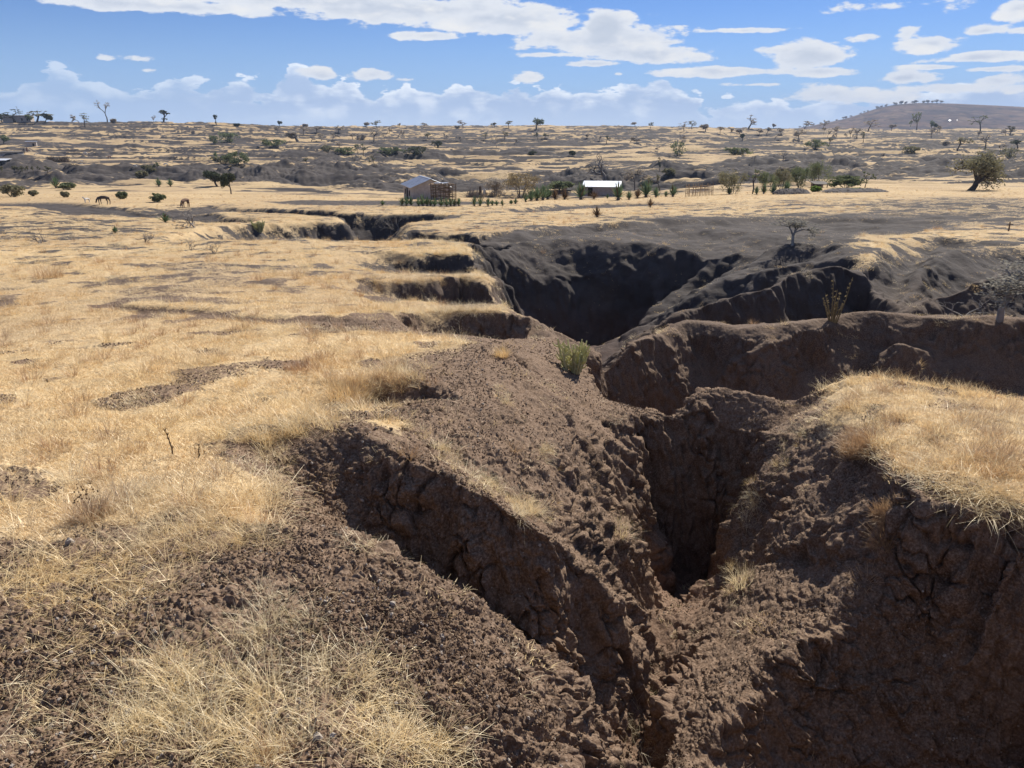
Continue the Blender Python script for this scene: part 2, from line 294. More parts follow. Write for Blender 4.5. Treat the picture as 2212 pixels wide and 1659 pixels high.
 L([(1350, 800, 10.75), (1520, 790, 11.5), (1590, 790, 11.2), (1750, 780, 11.2), (1880, 770, 11.15), (2050, 770, 10.75), (2212, 770, 10.6)]),
 L([(1450, 930, 10.7), (1560, 900, 10.7), (1700, 880, 10.65), (1780, 880, 10.6), (1900, 860, 10.6), (2050, 850, 10.35), (2150, 850, 10.2), (2330, 850, 10.0)]),
 Lw([(1440, 9.9, -5.0), (1550, 9.7, -4.9), (1700, 9.6, -4.5), (1850, 9.4, -4.2), (2050, 9.2, -4.0), (2300, 8.9, -3.8)]),
 Lw([(1440, 8.6, -5.0), (1550, 8.5, -4.9), (1700, 8.4, -4.5), (1850, 8.3, -4.0), (2050, 8.1, -3.7), (2300, 7.8, -3.5)]),
 # pillar
 L([(1428, 900, 7.15), (1440, 880, 7.25), (1470, 862, 7.4), (1502, 842, 7.5), (1580, 828, 7.6), (1640, 845, 7.5), (1690, 866, 7.3), (1735, 880, 7.15), (1795, 866, 6.9)]),
 L([(1424, 930, 7.05), (1411, 1000, 6.98), (1397, 1080, 6.9), (1383, 1180, 6.85), (1376, 1275, 6.75)]),
 L([(1500, 990, 7.15), (1490, 1150, 6.95), (1480, 1260, 6.85)]),
 L([(1580, 930, 7.2), (1575, 1050, 7.0), (1555, 1180, 6.85), (1545, 1275, 6.75)]),
 L([(1650, 930, 7.0), (1630, 1010, 6.85)]),
 L([(1386, 1300, 6.2), (1440, 1300, 6.2), (1520, 1295, 6.2)]),
 # gully floor
 L([(1398, 1330, 5.15), (1440, 1318, 5.4), (1480, 1306, 5.7)]),
 L([(1402, 1350, 5.05, .0), (1425, 1420, 4.8, .05), (1424, 1500, 4.45, .1), (1404, 1580, 4.1, .15), (1388, 1650, 3.85, .15), (1385, 1720, 3.6, .1)]),
 Lw([(1385, 3.0, -3.95), (1370, 2.4, -3.8), (1320, 1.8, -3.6), (1200, 1.2, -3.3)]),
 # right mound: left face
 L([(1655, 935, 6.75, .2), (1640, 985, 6.5, .3), (1612, 1045, 6.3), (1592, 1130, 6.1), (1572, 1230, 5.8), (1545, 1292, 5.6), (1505, 1325, 5.15)]),
 L([(1800, 880, 6.5, .3), (1770, 930, 6.2, .4), (1740, 1010, 5.8, .3), (1690, 1120, 5.4, .1), (1640, 1220, 5.1), (1580, 1310, 4.8), (1515, 1390, 4.45), (1470, 1480, 4.05), (1446, 1570, 3.65), (1432, 1660, 3.3)]),
 L([(1850, 985, 5.3, .2), (1880, 1050, 4.9), (1905, 1110, 4.62), (1872, 1200, 4.42), (1800, 1300, 4.2), (1740, 1362, 4.02), (1645, 1442, 3.82), (1565, 1530, 3.52), (1490, 1622, 3.3), (1470, 1700, 3.0)]),
 # right mound: top and rim
 L([(1800, 848, 6.85, .9), (1816, 832, 7.0, 1.), (1855, 807, 7.2, 1.), (1960, 817, 7.05, 1.), (2100, 838, 6.7, 1.), (2212, 862, 6.35, 1.), (2380, 900, 5.9, 1.)], 1.),
 L([(1820, 905, 6.1, .9), (1856, 960, 5.3, .9), (1922, 1035, 4.6, .9), (2000, 1042, 4.42, 1.), (2100, 1056, 4.3, 1.), (2212, 1084, 4.1, 1.), (2400, 1130, 3.8, 1.)], 1.),
 L([(1900, 880, 6.1, 1.), (2000, 920, 5.5, 1.), (2120, 960, 5.0, 1.), (2260, 980, 4.8, 1.)], 1.),
 L([(1905, 1065, 4.6, .3), (2000, 1085, 4.28, .3), (2110, 1110, 4.1, .3), (2212, 1140, 3.9, .3), (2420, 1190, 3.6, .3)]),
 # its shaded near face
 L([(1960, 1220, 4.28), (2080, 1220, 4.1), (2212, 1240, 3.94), (2420, 1270, 3.7)]),
 L([(1860, 1345, 4.1), (2000, 1350, 4.08), (2120, 1360, 3.98), (2300, 1370, 3.85)]),
 L([(1730, 1480, 3.88), (1880, 1490, 3.86), (2050, 1500, 3.82), (2212, 1510, 3.74), (2400, 1520, 3.6)]),
 L([(1600, 1640, 3.42), (1760, 1650, 3.55), (1950, 1659, 3.6), (2212, 1659, 3.58), (2500, 1659, 3.5)]),
 Lw([(1480, 2.8, -3.5), (1800, 3.1, -4.0), (2300, 3.0, -4.0), (2900, 2.8, -3.9)]),
 # the right mound goes on beyond the frame
 [(np.array((x, y, float(Base(np.array(x), np.array(y)))-.08)), 1.) for x, y in ((3.6, 3.55), (4.6, 3.0), (6.0, 2.2), (8.5, 1.2))],
 [(np.array((x, y, float(Base(np.array(x), np.array(y)))-.05)), 1.) for x, y in ((5.2, 5.6), (6.5, 5.0), (8.5, 4.5), (12., 4.))],
 [(np.array(q), 0.) for q in ((3.5, 2.95, -3.6), (4.5, 2.45, -3.5), (5.8, 1.7, -3.2), (8.0, .7, -2.5))],
 L([(2560, 950, 5.5, 1.), (2800, 1000, 5.0, 1.), (3100, 1050, 4.7, 1.)], 1.),
 L([(2600, 694, 10.6), (2900, 700, 10.0), (3300, 720, 9.2)], .2),
 Lw([(2600, 8.6, -3.6), (3000, 8.0, -3.3)]),
 Lw([(1500, 1.5, -2.6), (2300, 1.5, -2.4)]),
]
PATCHES = [  # bare or grassy ground where the relief does not show it: outline on the ground, grass cover, softness
 ([(-200, 432), (100, 431), (250, 447), (420, 466), (560, 470), (520, 478), (330, 468), (180, 462), (60, 446), (-200, 442)], .02, 2),
 ([(330, 462), (400, 452), (480, 460), (470, 470), (380, 472)], .05, 2),
 ([(-100, 478), (160, 470), (330, 490), (260, 520), (60, 520), (-100, 540)], .62, 5),
 ([(230, 655), (330, 660), (500, 676), (640, 690), (760, 690), (820, 705), (740, 712), (600, 700), (440, 684), (300, 672)], .12, 3),
 ([(340, 640), (520, 642), (640, 655), (480, 660), (360, 652)], .45, 3),
 ([(-50, 645), (60, 640), (90, 655), (-40, 668)], .3, 3),
 ([(560, 436), (760, 432), (870, 424), (1000, 426), (1100, 440), (960, 446), (800, 444), (640, 443)], .25, 3),
 ([(1090, 452), (1250, 440), (1400, 436), (1480, 441), (1330, 446), (1200, 456), (1110, 459)], .12, 2),
 ([(1050, 505), (1250, 486), (1480, 478), (1700, 466), (1900, 470), (2050, 478), (1960, 500), (1880, 505), (1800, 515), (1600, 530), (1200, 540)], .13, 3),
 ([(1850, 440), (2050, 425), (2212, 430), (2300, 455), (2100, 460), (1950, 452)], .5, 5),
 ([(1860, 508), (2000, 505), (2010, 512), (1900, 545), (1840, 560)], .8, 3),
 ([(560, 770), (700, 800), (720, 860), (640, 850)], .6, 4),
]


NT, NL = 1500, 2300
T0, T1, L0, L1 = R(-80), R(80), math.log(.45), math.log(95)
def lp(x, y): return np.arctan2(x, y), .5*np.log(np.maximum(x*x+y*y, 1e-6))
def build_tin():
    vs, es, dv, gv = [], [], [], []
    def add(p, g):
        t, l = lp(p[0], p[1]); vs.append(Vector((float(t), float(l)))); dv.append(float(p[2]-Base(p[0], p[1]))); gv.append(g); return len(vs)-1
    for line in LINES:
        prev = None
        for p, g in line:
            i = add(p, g)
            if prev is not None: es.append((prev, i))
            prev = i
    for t in np.linspace(T0-.02, T1+.02, 24):                 # the outer ring lies on the smooth country
        for l in (L0-.1, L1+.1): vs.append(Vector((float(t), float(l)))); dv.append(0.); gv.append(1.)
    for l in np.linspace(L0-.1, L1+.1, 18):
        for t in (T0-.02, T1+.02): vs.append(Vector((float(t), float(l)))); dv.append(0.); gv.append(1.)
    ov, oe, of, orig, _, _ = delaunay_2d_cdt(vs, es, [], 0, 1e-5)
    n = len(ov); d = np.zeros(n); g = np.zeros(n); vv = np.array([(a.x, a.y) for a in vs]); dv = np.array(dv); gv = np.array(gv)
    for i in range(n):
        o = orig[i]
        if o: d[i] = dv[o[0]]; g[i] = gv[o[0]]
        else:
            q = np.hypot(vv[:, 0]-ov[i].x, vv[:, 1]-ov[i].y); k = np.argsort(q)[:4]; w = 1/(q[k]+1e-4); d[i] = (dv[k]*w).sum()/w.sum(); g[i] = (gv[k]*w).sum()/w.sum()
    DG = np.zeros((NT, NL), np.float64); GG = np.ones((NT, NL))
    for f in of:
        a, b, c = [np.array(((ov[k].x-T0)/(T1-T0)*(NT-1), (ov[k].y-L0)/(L1-L0)*(NL-1))) for k in f]
        i0, i1 = max(0, int(min(a[0], b[0], c[0]))), min(NT-1, int(max(a[0], b[0], c[0]))+1)
        j0, j1 = max(0, int(min(a[1], b[1], c[1]))), min(NL-1, int(max(a[1], b[1], c[1]))+1)
        if i1 < i0 or j1 < j0: continue
        I, J = np.meshgrid(np.arange(i0, i1+1), np.arange(j0, j1+1), indexing='ij')
        det = (b[1]-c[1])*(a[0]-c[0])+(c[0]-b[0])*(a[1]-c[1])
        if abs(det) < 1e-9: continue
        l1 = ((b[1]-c[1])*(I-c[0])+(c[0]-b[0])*(J-c[1]))/det; l2 = ((c[1]-a[1])*(I-c[0])+(a[0]-c[0])*(J-c[1]))/det; l3 = 1-l1-l2
        m = (l1 > -1e-6) & (l2 > -1e-6) & (l3 > -1e-6)
        DG[I[m], J[m]] = l1[m]*d[f[0]]+l2[m]*d[f[1]]+l3[m]*d[f[2]]
        GG[I[m], J[m]] = l1[m]*g[f[0]]+l2[m]*g[f[1]]+l3[m]*g[f[2]]
    return DG, GG
DG, GG = build_tin()
DG = .65*blur(DG, 1.3, 1.0)+.35*blur(DG, 4., 4.)
def poly_mask(pts, soft):
    q = []
    for (u, v) in pts:
        p = G(u, v); t, l = lp(p[0], p[1]); q.append(((t-T0)/(T1-T0)*(NT-1), (l-L0)/(L1-L0)*(NL-1)))
    q = np.array(q); I, J = np.meshgrid(np.arange(NT), np.arange(NL), indexing='ij'); ins = np.zeros((NT, NL), bool)
    for k in range(len(q)):
        a, b = q[k], q[k-1]
        if a[1] == b[1]: continue
        c = ((a[1] > J) != (b[1] > J)) & (I < (b[0]-a[0])*(J-a[1])/(b[1]-a[1])+a[0]); ins ^= c
    return blur(ins.astype(float), soft, soft)
for pts, val, soft in PATCHES:                                # worn ground also lies a little lower, with a broken lip
    m = poly_mask(pts, soft); GG = GG*(1-m)+val*m
    if val < .2: DG = DG-m*(.07 if pts[0][1] > 600 else .28)
GG = blur(GG, 2, 2)
def samp(A, x, y):
    t, l = lp(x, y); a = np.clip((t-T0)/(T1-T0)*(NT-1), 0, NT-1.001); b = np.clip((l-L0)/(L1-L0)*(NL-1), 0, NL-1.001)
    i = a.astype(np.int32); j = b.astype(np.int32); fi = a-i; fj = b-j
    return (A[i, j]*(1-fi)+A[i+1, j]*fi)*(1-fj)+(A[i, j+1]*(1-fi)+A[i+1, j+1]*fi)*fj

def far_relief(x, y):
    """terraces, gullied badlands and bare hummocks of the valley and the slope beyond"""
    r = np.hypot(x, y); az = np.degrees(np.arctan2(x, np.maximum(y, 1)))
    on = sst(95, 135, y)*(1-sst(1000, 1200, r))
    wx = x+10*pn2(x/30, y/30, 41); wy = y+7*pn2(x/30, y/30, 42)
    q = fbm2(wx/80, wy/30, 5, 11, .55)*4.0
    z0 = Base(x, y)+q; st = 1.3
    k = np.floor(z0/st); f = z0/st-k; ter = st*(k+sst(.66, .98, f))
    tm = sst(-.45, .1, pn2(x/120, y/60, 13))*.9
    rel = q*.6+(ter-z0)*tm
    cen = 1.2*np.exp(-((y-168-.15*np.abs(x))/34)**2)*sst(-24, -9, az)
    lft = .62*np.exp(-((y-180)/55)**2)*sst(-8, -16, az); rgt = .75*sst(8, 22, az)*np.exp(-((y-200)/75)**2)
    slo = .40*sst(190, 260, y)*(1-sst(500, 620, y)*.5)
    bad = sst(.12, .5, np.maximum(np.maximum(cen, lft), np.maximum(rgt, slo))+.62*pn2(x/60, y/22, 17)+.30*pn2(x/21, y/9, 18)-.17)
    bad = bad*sst(112, 138, y)
    amp = sst(112, 150, y)*(1-.65*sst(210, 330, y))
    rid = np.abs(pn2(wx/24, wy/15, 21))*.9+.55*np.abs(pn2(wx/10, wy/7, 22))+.34*np.abs(pn2(wx/4, wy/3.2, 23))+.16*np.abs(pn2(wx/1.7, wy/1.5, 24))
    rel = rel+bad*amp*(rid*3.0-1.2)
    return rel*on, bad*on, np.where(tm > .2, sst(.52, .66, f)*(1-sst(.97, 1, f)), 0)*on

def Height(x, y, detail=True):
    """surface height, grass cover, and depth below the old meadow level"""
    x = np.asarray(x, float); y = np.asarray(y, float); r = np.hypot(x, y)
    b = Base(x, y)
    s1 = sst(5, 14, r); s2 = sst(2.5, 6, r)
    wx = .28*s1*pn2(x/1.9, y/1.9, 1)+.10*s2*pn2(x/.7, y/.7, 2)+.035*pn2(x/.24, y/.24, 3)
    wy = .28*s1*pn2(x/1.9, y/1.9, 4)+.10*s2*pn2(x/.7, y/.7, 5)+.035*pn2(x/.24, y/.24, 6)
    nearm = 1-sst(75, 92, r)
    d = samp(DG, x+wx, y+wy)*nearm; g = 1+(samp(GG, x+wx, y+wy)-1)*nearm
    z = b+d+nearm*(.05*fbm2(x/2.2, y/2.2, 3, 7)+.10*s1*fbm2(x/7, y/7, 2, 8))
    fr, bad, scarp = far_relief(x, y)
    z = z+fr
    bare = np.clip(1-g, 0, 1)*sst(14, 20, r)*(1-sst(55, 75, r))   # runnels gathering across the bare shoulder
    z = z+bare*(.34*(np.abs(pn2((x+.35*y)/3.6+wx, y/6.5, 61))-.22)+.12*(np.abs(pn2(x/1.4+wx, y/2.6, 62))-.22))
    patch = fbm2(x/4.6, y/3.4, 4, 38, .6); g = g-(1-sst(55, 85, r))*(.50*sst(.10, .5, patch)+.62*sst(.06, .38, fbm2(x/1.1, y/.9, 3, 39)))   # worn and thin places in the turf
    g = g*(1-np.clip(bad*1.3, 0, 1))*(1-scarp*.9)
    return z, g, np.maximum(-d, 0), bad

# ------------------------------------------------------------------ materials
def newmat(name):
    m = bpy.data.materials.new(name); m.use_nodes = True; nt = m.node_tree; nt.nodes.clear(); return m, nt
class NG:
    """small helper for writing node graphs"""
    def __init__(s, nt): s.nt = nt
    def n(s, t, **k):
        nd = s.nt.nodes.new(t)
        for a, b in k.items(): setattr(nd, a, b)
        return nd
    def put(s, sock, v):
        if isinstance(v, bpy.types.NodeSocket): s.nt.links.new(v, sock)
        elif v is not None: sock.default_value = v
    def math(s, op, a, b=None, c=None, clamp=False):
        nd = s.n('ShaderNodeMath', operation=op, use_clamp=clamp); s.put(nd.inputs[0], a); s.put(nd.inputs[1], b); s.put(nd.inputs[2], c); return nd.outputs[0]
    def mix(s, f, a, b, mode='MIX'):
        nd = s.n('ShaderNodeMix', data_type='RGBA', blend_type=mode); nd.clamp_factor = True
        s.put(nd.inputs[0], f); s.put(nd.inputs[6], a); s.put(nd.inputs[7], b); return nd.outputs[2]
    def ss(s, x, a, b, lo=0., hi=1.):
        nd = s.n('ShaderNodeMapRange', interpolation_type='SMOOTHSTEP'); s.put(nd.inputs[0], x); s.put(nd.inputs[1], a); s.put(nd.inputs[2], b); s.put(nd.inputs[3], lo); s.put(nd.inputs[4], hi); return nd.outputs[0]
    def noise(s, vec, scale, detail=3., rough=.55, dist=0.):
        nd = s.n('ShaderNodeTexNoise'); s.put(nd.inputs['Vector'], vec); nd.inputs['Scale'].default_value = scale; nd.inputs['Detail'].default_value = detail
        nd.inputs['Roughness'].default_value = rough; nd.inputs['Distortion'].default_value = dist; return nd.outputs[0]
    def attr(s, name): nd = s.n('ShaderNodeAttribute', attribute_name=name); return nd.outputs['Fac']
    def vmul(s, vec, k): nd = s.n('ShaderNodeVectorMath', operation='MULTIPLY'); s.put(nd.inputs[0], vec); nd.inputs[1].default_value = k; return nd.outputs[0]
def col(r, g, b): return (r, g, b, 1.)
def ground_mat():
    m, nt = newmat('ground'); k = NG(nt)
    P_ = k.n('ShaderNodeNewGeometry').outputs['Position']
    g, dep, bad = k.attr('grass'), k.attr('depth'), k.attr('bad')
    nA = k.noise(P_, .12, 4); nB = k.noise(P_, 1.3, 4); nC = k.noise(P_, 9., 4, .65); nD = k.noise(P_, 60., 3, .7)
    ns = k.noise(k.vmul(P_, (.05, .16, .3)), 1., 6, .62)         # long streaks across the slope
    nf = k.noise(k.vmul(P_, (.35, .9, .9)), 1., 5, .7)
    straw = k.mix(k.ss(nB, .35, .65), col(.45, .32, .165), col(.56, .415, .235))
    straw = k.mix(k.ss(nA, .4, .62), straw, col(.41, .29, .16))
    straw = k.mix(k.math('MULTIPLY', k.ss(nC, .35, .7), .55), straw, col(.20, .150, .105))
    straw = k.mix(k.math('MULTIPLY', k.ss(nD, .45, .7), .5), straw, col(.68, .52, .30))
    far = k.ss(dep, 1e6, 2e6)
    soil = k.mix(k.ss(nB, .35, .65), col(.108, .068, .044), col(.155, .102, .068))
    soil = k.mix(k.ss(nD, .40, .66), soil, col(.25, .178, .125))
    soil = k.mix(k.math('MULTIPLY', k.ss(nC, .52, .72), .6), soil, col(.055, .038, .030))
    red = k.mix(k.ss(nC, .3, .7), col(.165, .085, .060), col(.125, .074, .058))
    soil = k.mix(k.math('MULTIPLY', k.ss(k.math('ADD', dep, k.math('MULTIPLY', nB, .9)), 1.7, 3.2), .6), soil, red)
    grey = k.mix(k.ss(nf, .35, .65), col(.050, .043, .040), col(.084, .072, .066))
    sepz = k.n('ShaderNodeSeparateXYZ'); k.put(sepz.inputs[0], P_)
    dist = k.ss(sepz.outputs[1], 7., 20.)
    grey_red = k.mix(k.ss(dep, 1.8, 3.4, 0., .35), grey, red)
    soil = k.mix(dist, soil, grey_red)
    cover = k.math('ADD', g, k.math('MULTIPLY', k.math('SUBTRACT', nC, .5), .55))
    cover = k.math('ADD', cover, k.math('MULTIPLY', k.math('SUBTRACT', nB, .5), .5))
    midd = k.math('MULTIPLY', k.ss(sepz.outputs[1], 9., 16.), k.ss(sepz.outputs[1], 90., 60.))
    cover = k.math('ADD', cover, k.math('MULTIPLY', k.math('SUBTRACT', nC, .52), k.math('MULTIPLY', midd, 1.5)))
    nE = k.noise(P_, 30., 3, .7)
    cover = k.math('ADD', cover, k.math('MULTIPLY', k.math('SUBTRACT', nE, .5), .8))
    away = k.ss(sepz.outputs[1], 60., 130.)
    cover = k.math('ADD', cover, k.math('MULTIPLY', k.math('SUBTRACT', ns, .53), k.math('MULTIPLY', away, 5.5)))
    cover = k.math('ADD', cover, k.math('MULTIPLY', k.math('SUBTRACT', nf, .5), k.math('MULTIPLY', away, 2.)))
    base = k.mix(k.ss(cover, .32, .62), soil, straw)
    b = k.n('ShaderNodeBsdfPrincipled'); k.put(b.inputs['Base Color'], base); b.inputs['Roughness'].default_value = .95
    b.inputs['Specular IOR Level'].default_value = .15
    bp = k.n('ShaderNodeBump'); bp.inputs['Strength'].default_value = .55; bp.inputs['Distance'].default_value = .05
    k.put(bp.inputs['Height'], k.math('ADD', nC, k.math('MULTIPLY', nf, 1.5))); nt.links.new(bp.outputs[0], b.inputs['Normal'])
    o = k.n('ShaderNodeOutputMaterial'); nt.links.new(b.outputs[0], o.inputs[0])
    return m

# ------------------------------------------------------------------ the ground as one sheet
GROUND = {}                                                     # the finished near surface, for things that lie on it
NC_, NR_, NF_ = 1470, 2650, 520
def worley(x, y, z, sd, two=False):
    """rounded bump of the nearest of the eight closest jittered cell centres"""
    x, y, z = [np.asarray(q+31.7*sd, np.float32) for q in (x, y, z)]
    xi, yi, zi = [np.floor(q-.5).astype(np.int32) for q in (x, y, z)]; b = np.full(x.shape, 9, np.float32); b2 = b.copy()
    for a in (0, 1):
        for c in (0, 1):
            for e in (0, 1):
                h = _p[_p[_p[(xi+a) & 255]+((yi+c) & 255)]+((zi+e) & 255)]
                j = _g3[h]*.46
                q = (x-(xi+a+.5+j[:, 0]))**2+(y-(yi+c+.5+j[:, 1]))**2+(z-(zi+e+.5+j[:, 2]))**2
                b2 = np.minimum(np.maximum(b, q), b2); b = np.minimum(b, q)
    if two: return np.sqrt(b), np.sqrt(b2)
    return 1-2.2*np.minimum(b, .75)
def build_ground():
    th = np.concatenate([np.linspace(R(-88), R(-43.5), 110)[:-1], np.linspace(R(-43.5), R(43.5), NC_), np.linspace(R(43.5), R(88), 230)[1:]])
    tc = np.linspace(R(-88), R(88), 500); r = np.geomspace(.5, 88, 1300)
    X = np.sin(tc)[:, None]*r; Y = np.cos(tc)[:, None]*r
    Z, _, _, _ = Height(X, Y); Z = blur(Z, 0, 1)
    dr = np.diff(r)[None, :]; dz = np.diff(Z, axis=1); rm = .5*(r[1:]+r[:-1])[None, :]
    k = np.clip(2.2/rm, .25, .9)
    w = np.sqrt((k*dr)**2+.8*np.clip(dz, -.5*rm, .5*rm)**2)/rm*(.02+sst(1.2, 1.5, rm))
    w = blur(w, 4, 4); cw = np.concatenate([np.zeros((len(tc), 1)), np.cumsum(w, 1)], 1)
    cw = cw/cw[:, -1:]; s = np.linspace(0, 1, NR_-NF_)
    RR = np.stack([np.interp(s, cw[i], np.log(r)) for i in range(len(tc))])
    RR = blur(RR, 2, 0)
    # to the final columns
    a = np.interp(th, tc, np.arange(len(tc))); i = np.minimum(a.astype(int), len(tc)-2); f = (a-i)[:, None]
    RF = np.exp(RR[i]*(1-f)+RR[i+1]*f)
    fr = np.concatenate([np.geomspace(88, 1100, NF_-11)[1:], np.geomspace(1100, 3900, 13)[1:]])  # one fixed spacing for the far country
    RF = np.concatenate([RF, np.broadcast_to(fr, (len(th), len(fr)))], 1)
    X = np.sin(th)[:, None]*RF; Y = np.cos(th)[:, None]*RF
    Z, g, dep, bad = Height(X, Y)
    Pn = np.stack([X, Y, Z], -1)
    du = np.zeros_like(Pn); dv = np.zeros_like(Pn)
    du[1:-1] = Pn[2:]-Pn[:-2]; du[0] = Pn[1]-Pn[0]; du[-1] = Pn[-1]-Pn[-2]
    dv[:, 1:-1] = Pn[:, 2:]-Pn[:, :-2]; dv[:, 0] = Pn[:, 1]-Pn[:, 0]; dv[:, -1] = Pn[:, -1]-Pn[:, -2]
    N = np.cross(du, dv); N /= np.linalg.norm(N, axis=-1, keepdims=True)+1e-12
    N *= np.sign(N[..., 2:3]+1e-9)
    slope = 1-N[..., 2]
    r = np.hypot(X, Y)
    # crumbs, clods and spalled pinnacles push the surface along its normal
    soil = 1-np.clip(g, 0, 1)
    rough = np.clip(soil*1.2+.15, 0, 1)
    near = r < 34
    x, y, z = X[near], Y[near], Z[near]; rr = r[near]; st = sst(.22, .52, slope[near]); so = rough[near]
    d = np.zeros_like(x)
    lod = lambda wl: 1-sst(.28, .7, rr*.0011/wl*3)
    def flute(w, s): return pn3(x/w, y/w, z/w, s)*(1-st)+pn3(x/w, y/w, z/w*.24, s)*st   # pinnacles and flutes run up and down on steep faces
    big = flute(.30, 50); d += .034*big*so*(.55+2.2*st)
    m2 = flute(.11, 51); d += .026*(.6-2*np.abs(m2))*so*lod(.13)*(.15+1.7*st)
    m3 = flute(.05, 52); d += .010*(.6-2*np.abs(m3))*so*lod(.055)*(.4+.9*st)
    nn = rr < 11                                                # crumbs: rounded cells of three sizes
    for wl, am, sd in ((.055, .016, 0), (.028, .013, 1), (.015, .009, 2)):
        pick = sst(-.15, .35, pn3(x[nn]/(wl*5), y[nn]/(wl*5), z[nn]/(wl*5), 60+sd))
        d[nn] += am*worley(x[nn]/wl+.7*m2[nn], y[nn]/wl+.6*m3[nn], z[nn]/wl+.6*big[nn], sd)*so[nn]*lod(wl)[nn]*(.25+1.0*pick)
    d += .045*worley(x/.14+.5*big, y/.14+.3*m2, z/.14, 7)*so*lod(.14)*st*sst(-.2, .25, big)
    for wl, am, sd in ((.19, .048, 4), (.07, .015, 5)):            # drying cracks between clods
        b1, b2 = worley(x/wl+.5*big+.3*m2, y/wl+.3*m3, z/wl+.4*m2, sd, True)
        d -= am*(1-sst(.02, .16, b2-b1))*so*lod(wl*.5)*(.35+.8*st)*(.3+.7*sst(-.1, .3, big))
    D = np.zeros_like(X); D[near] = d
    mid = (r > 9) & (r < 90); x, y, z = X[mid], Y[mid], Z[mid]; so = rough[mid]*sst(9, 16, r[mid]); st = sst(.1, .45, slope[mid])   # rills and lumps of the far banks
    e = .16*(np.abs(pn3(x/1.1, y/1.1, z/2.6, 81))-.25)+.08*(np.abs(pn3(x/.45, y/.45, z/1.2, 82))-.25)+.05*pn3(x/.22, y/.22, z/.4, 83)
    D[mid] += e*so*(.3+1.0*st)
    Pn = Pn+N*D[..., None]
    Pn[..., 2] += CZ
    inn = (r > 1.45) & (r < 9.5) & (np.abs(np.arctan2(X, Y)) < R(43))
    GROUND['p'] = Pn[inn]; GROUND['n'] = N[inn]; GROUND['g'] = (g*(1-sst(.3, .6, slope)*.8))[inn]; GROUND['r'] = r[inn]
    nx, ny = Pn.shape[:2]; nv = nx*ny
    me = bpy.data.meshes.new('ground'); me.vertices.add(nv); me.vertices.foreach_set('co', Pn.reshape(-1).astype(np.float32))
    q = np.arange(nv).reshape(nx, ny); q = np.stack([q[:-1, :-1], q[1:, :-1], q[1:, 1:], q[:-1, 1:]], -1)[:, :, ::-1].reshape(-1, 4)
    nf = len(q); me.loops.add(nf*4); me.loops.foreach_set('vertex_index', q.reshape(-1).astype(np.int32))
    me.polygons.add(nf); me.polygons.foreach_set('loop_start', np.arange(0, nf*4, 4, dtype=np.int32)); me.polygons.foreach_set('loop_total', np.full(nf, 4, np.int32))
    me.polygons.foreach_set('use_smooth', np.ones(nf, bool)); me.update()
    for nm, arr in (('grass', g*(1-sst(.3, .6, slope)*.8)), ('depth', dep), ('bad', bad)):
        at = me.attributes.new(nm, 'FLOAT', 'POINT'); at.data.foreach_set('value', arr.reshape(-1).astype(np.float32))
    o = bpy.data.objects.new('ground', me); C.objects.link(o); o['kind'] = 'structure'; o['label'] = 'dry eroded ground cut by a deep gully'
    me.materials.append(ground_mat())
    return o

# ------------------------------------------------------------------ siting, tagging and mesh helpers
def hit(u, v, far=1300.):
    """where the line of sight through a survey pixel meets the finished ground"""
    d = ray(u, v); d = d/d[1]; t = np.geomspace(1.3, far, 2200)
    q = d[None]*t[:, None]; h = q[:, 2]-Height(q[:, 0], q[:, 1])[0]
    if not (h < 0).any():
        i = int(np.argmin(np.abs(h[len(h)//2:])))+len(h)//2; p = q[i]; return np.array([p[0], p[1], float(Height(p[0:1], p[1:2])[0][0])])
    i = int(np.argmax(h < 0)); i = max(i, 1)
    f = h[i-1]/(h[i-1]-h[i]); return q[i-1]*(1-f)+q[i]*f
def zat(x, y): return float(Height(np.array([x]), np.array([y]))[0][0])
def m_per_px(p): return (p[1]*cp-p[2]*sp)/F
def tag(o, label=None, cat=None, group=None, kind=None):
    for a, b in (('label', label), ('category', cat), ('group', group), ('kind', kind)):
        if b: o[a] = b
    return o
def empty(name, p, label, cat, group=None, rz=0., s=1.):
    o = bpy.data.objects.new(name, None); o.empty_display_size = .2; C.objects.link(o); o.location = (p[0], p[1], p[2]+CZ); o.rotation_euler = (0, 0, rz); o.scale = (s, s, s)
    return tag(o, label, cat, group)
def copy_tree(o, parent=None):
    c = o.copy(); C.objects.link(c)
    if parent is not None: c.parent = parent
    for ch in o.children: copy_tree(ch, c)
    return c
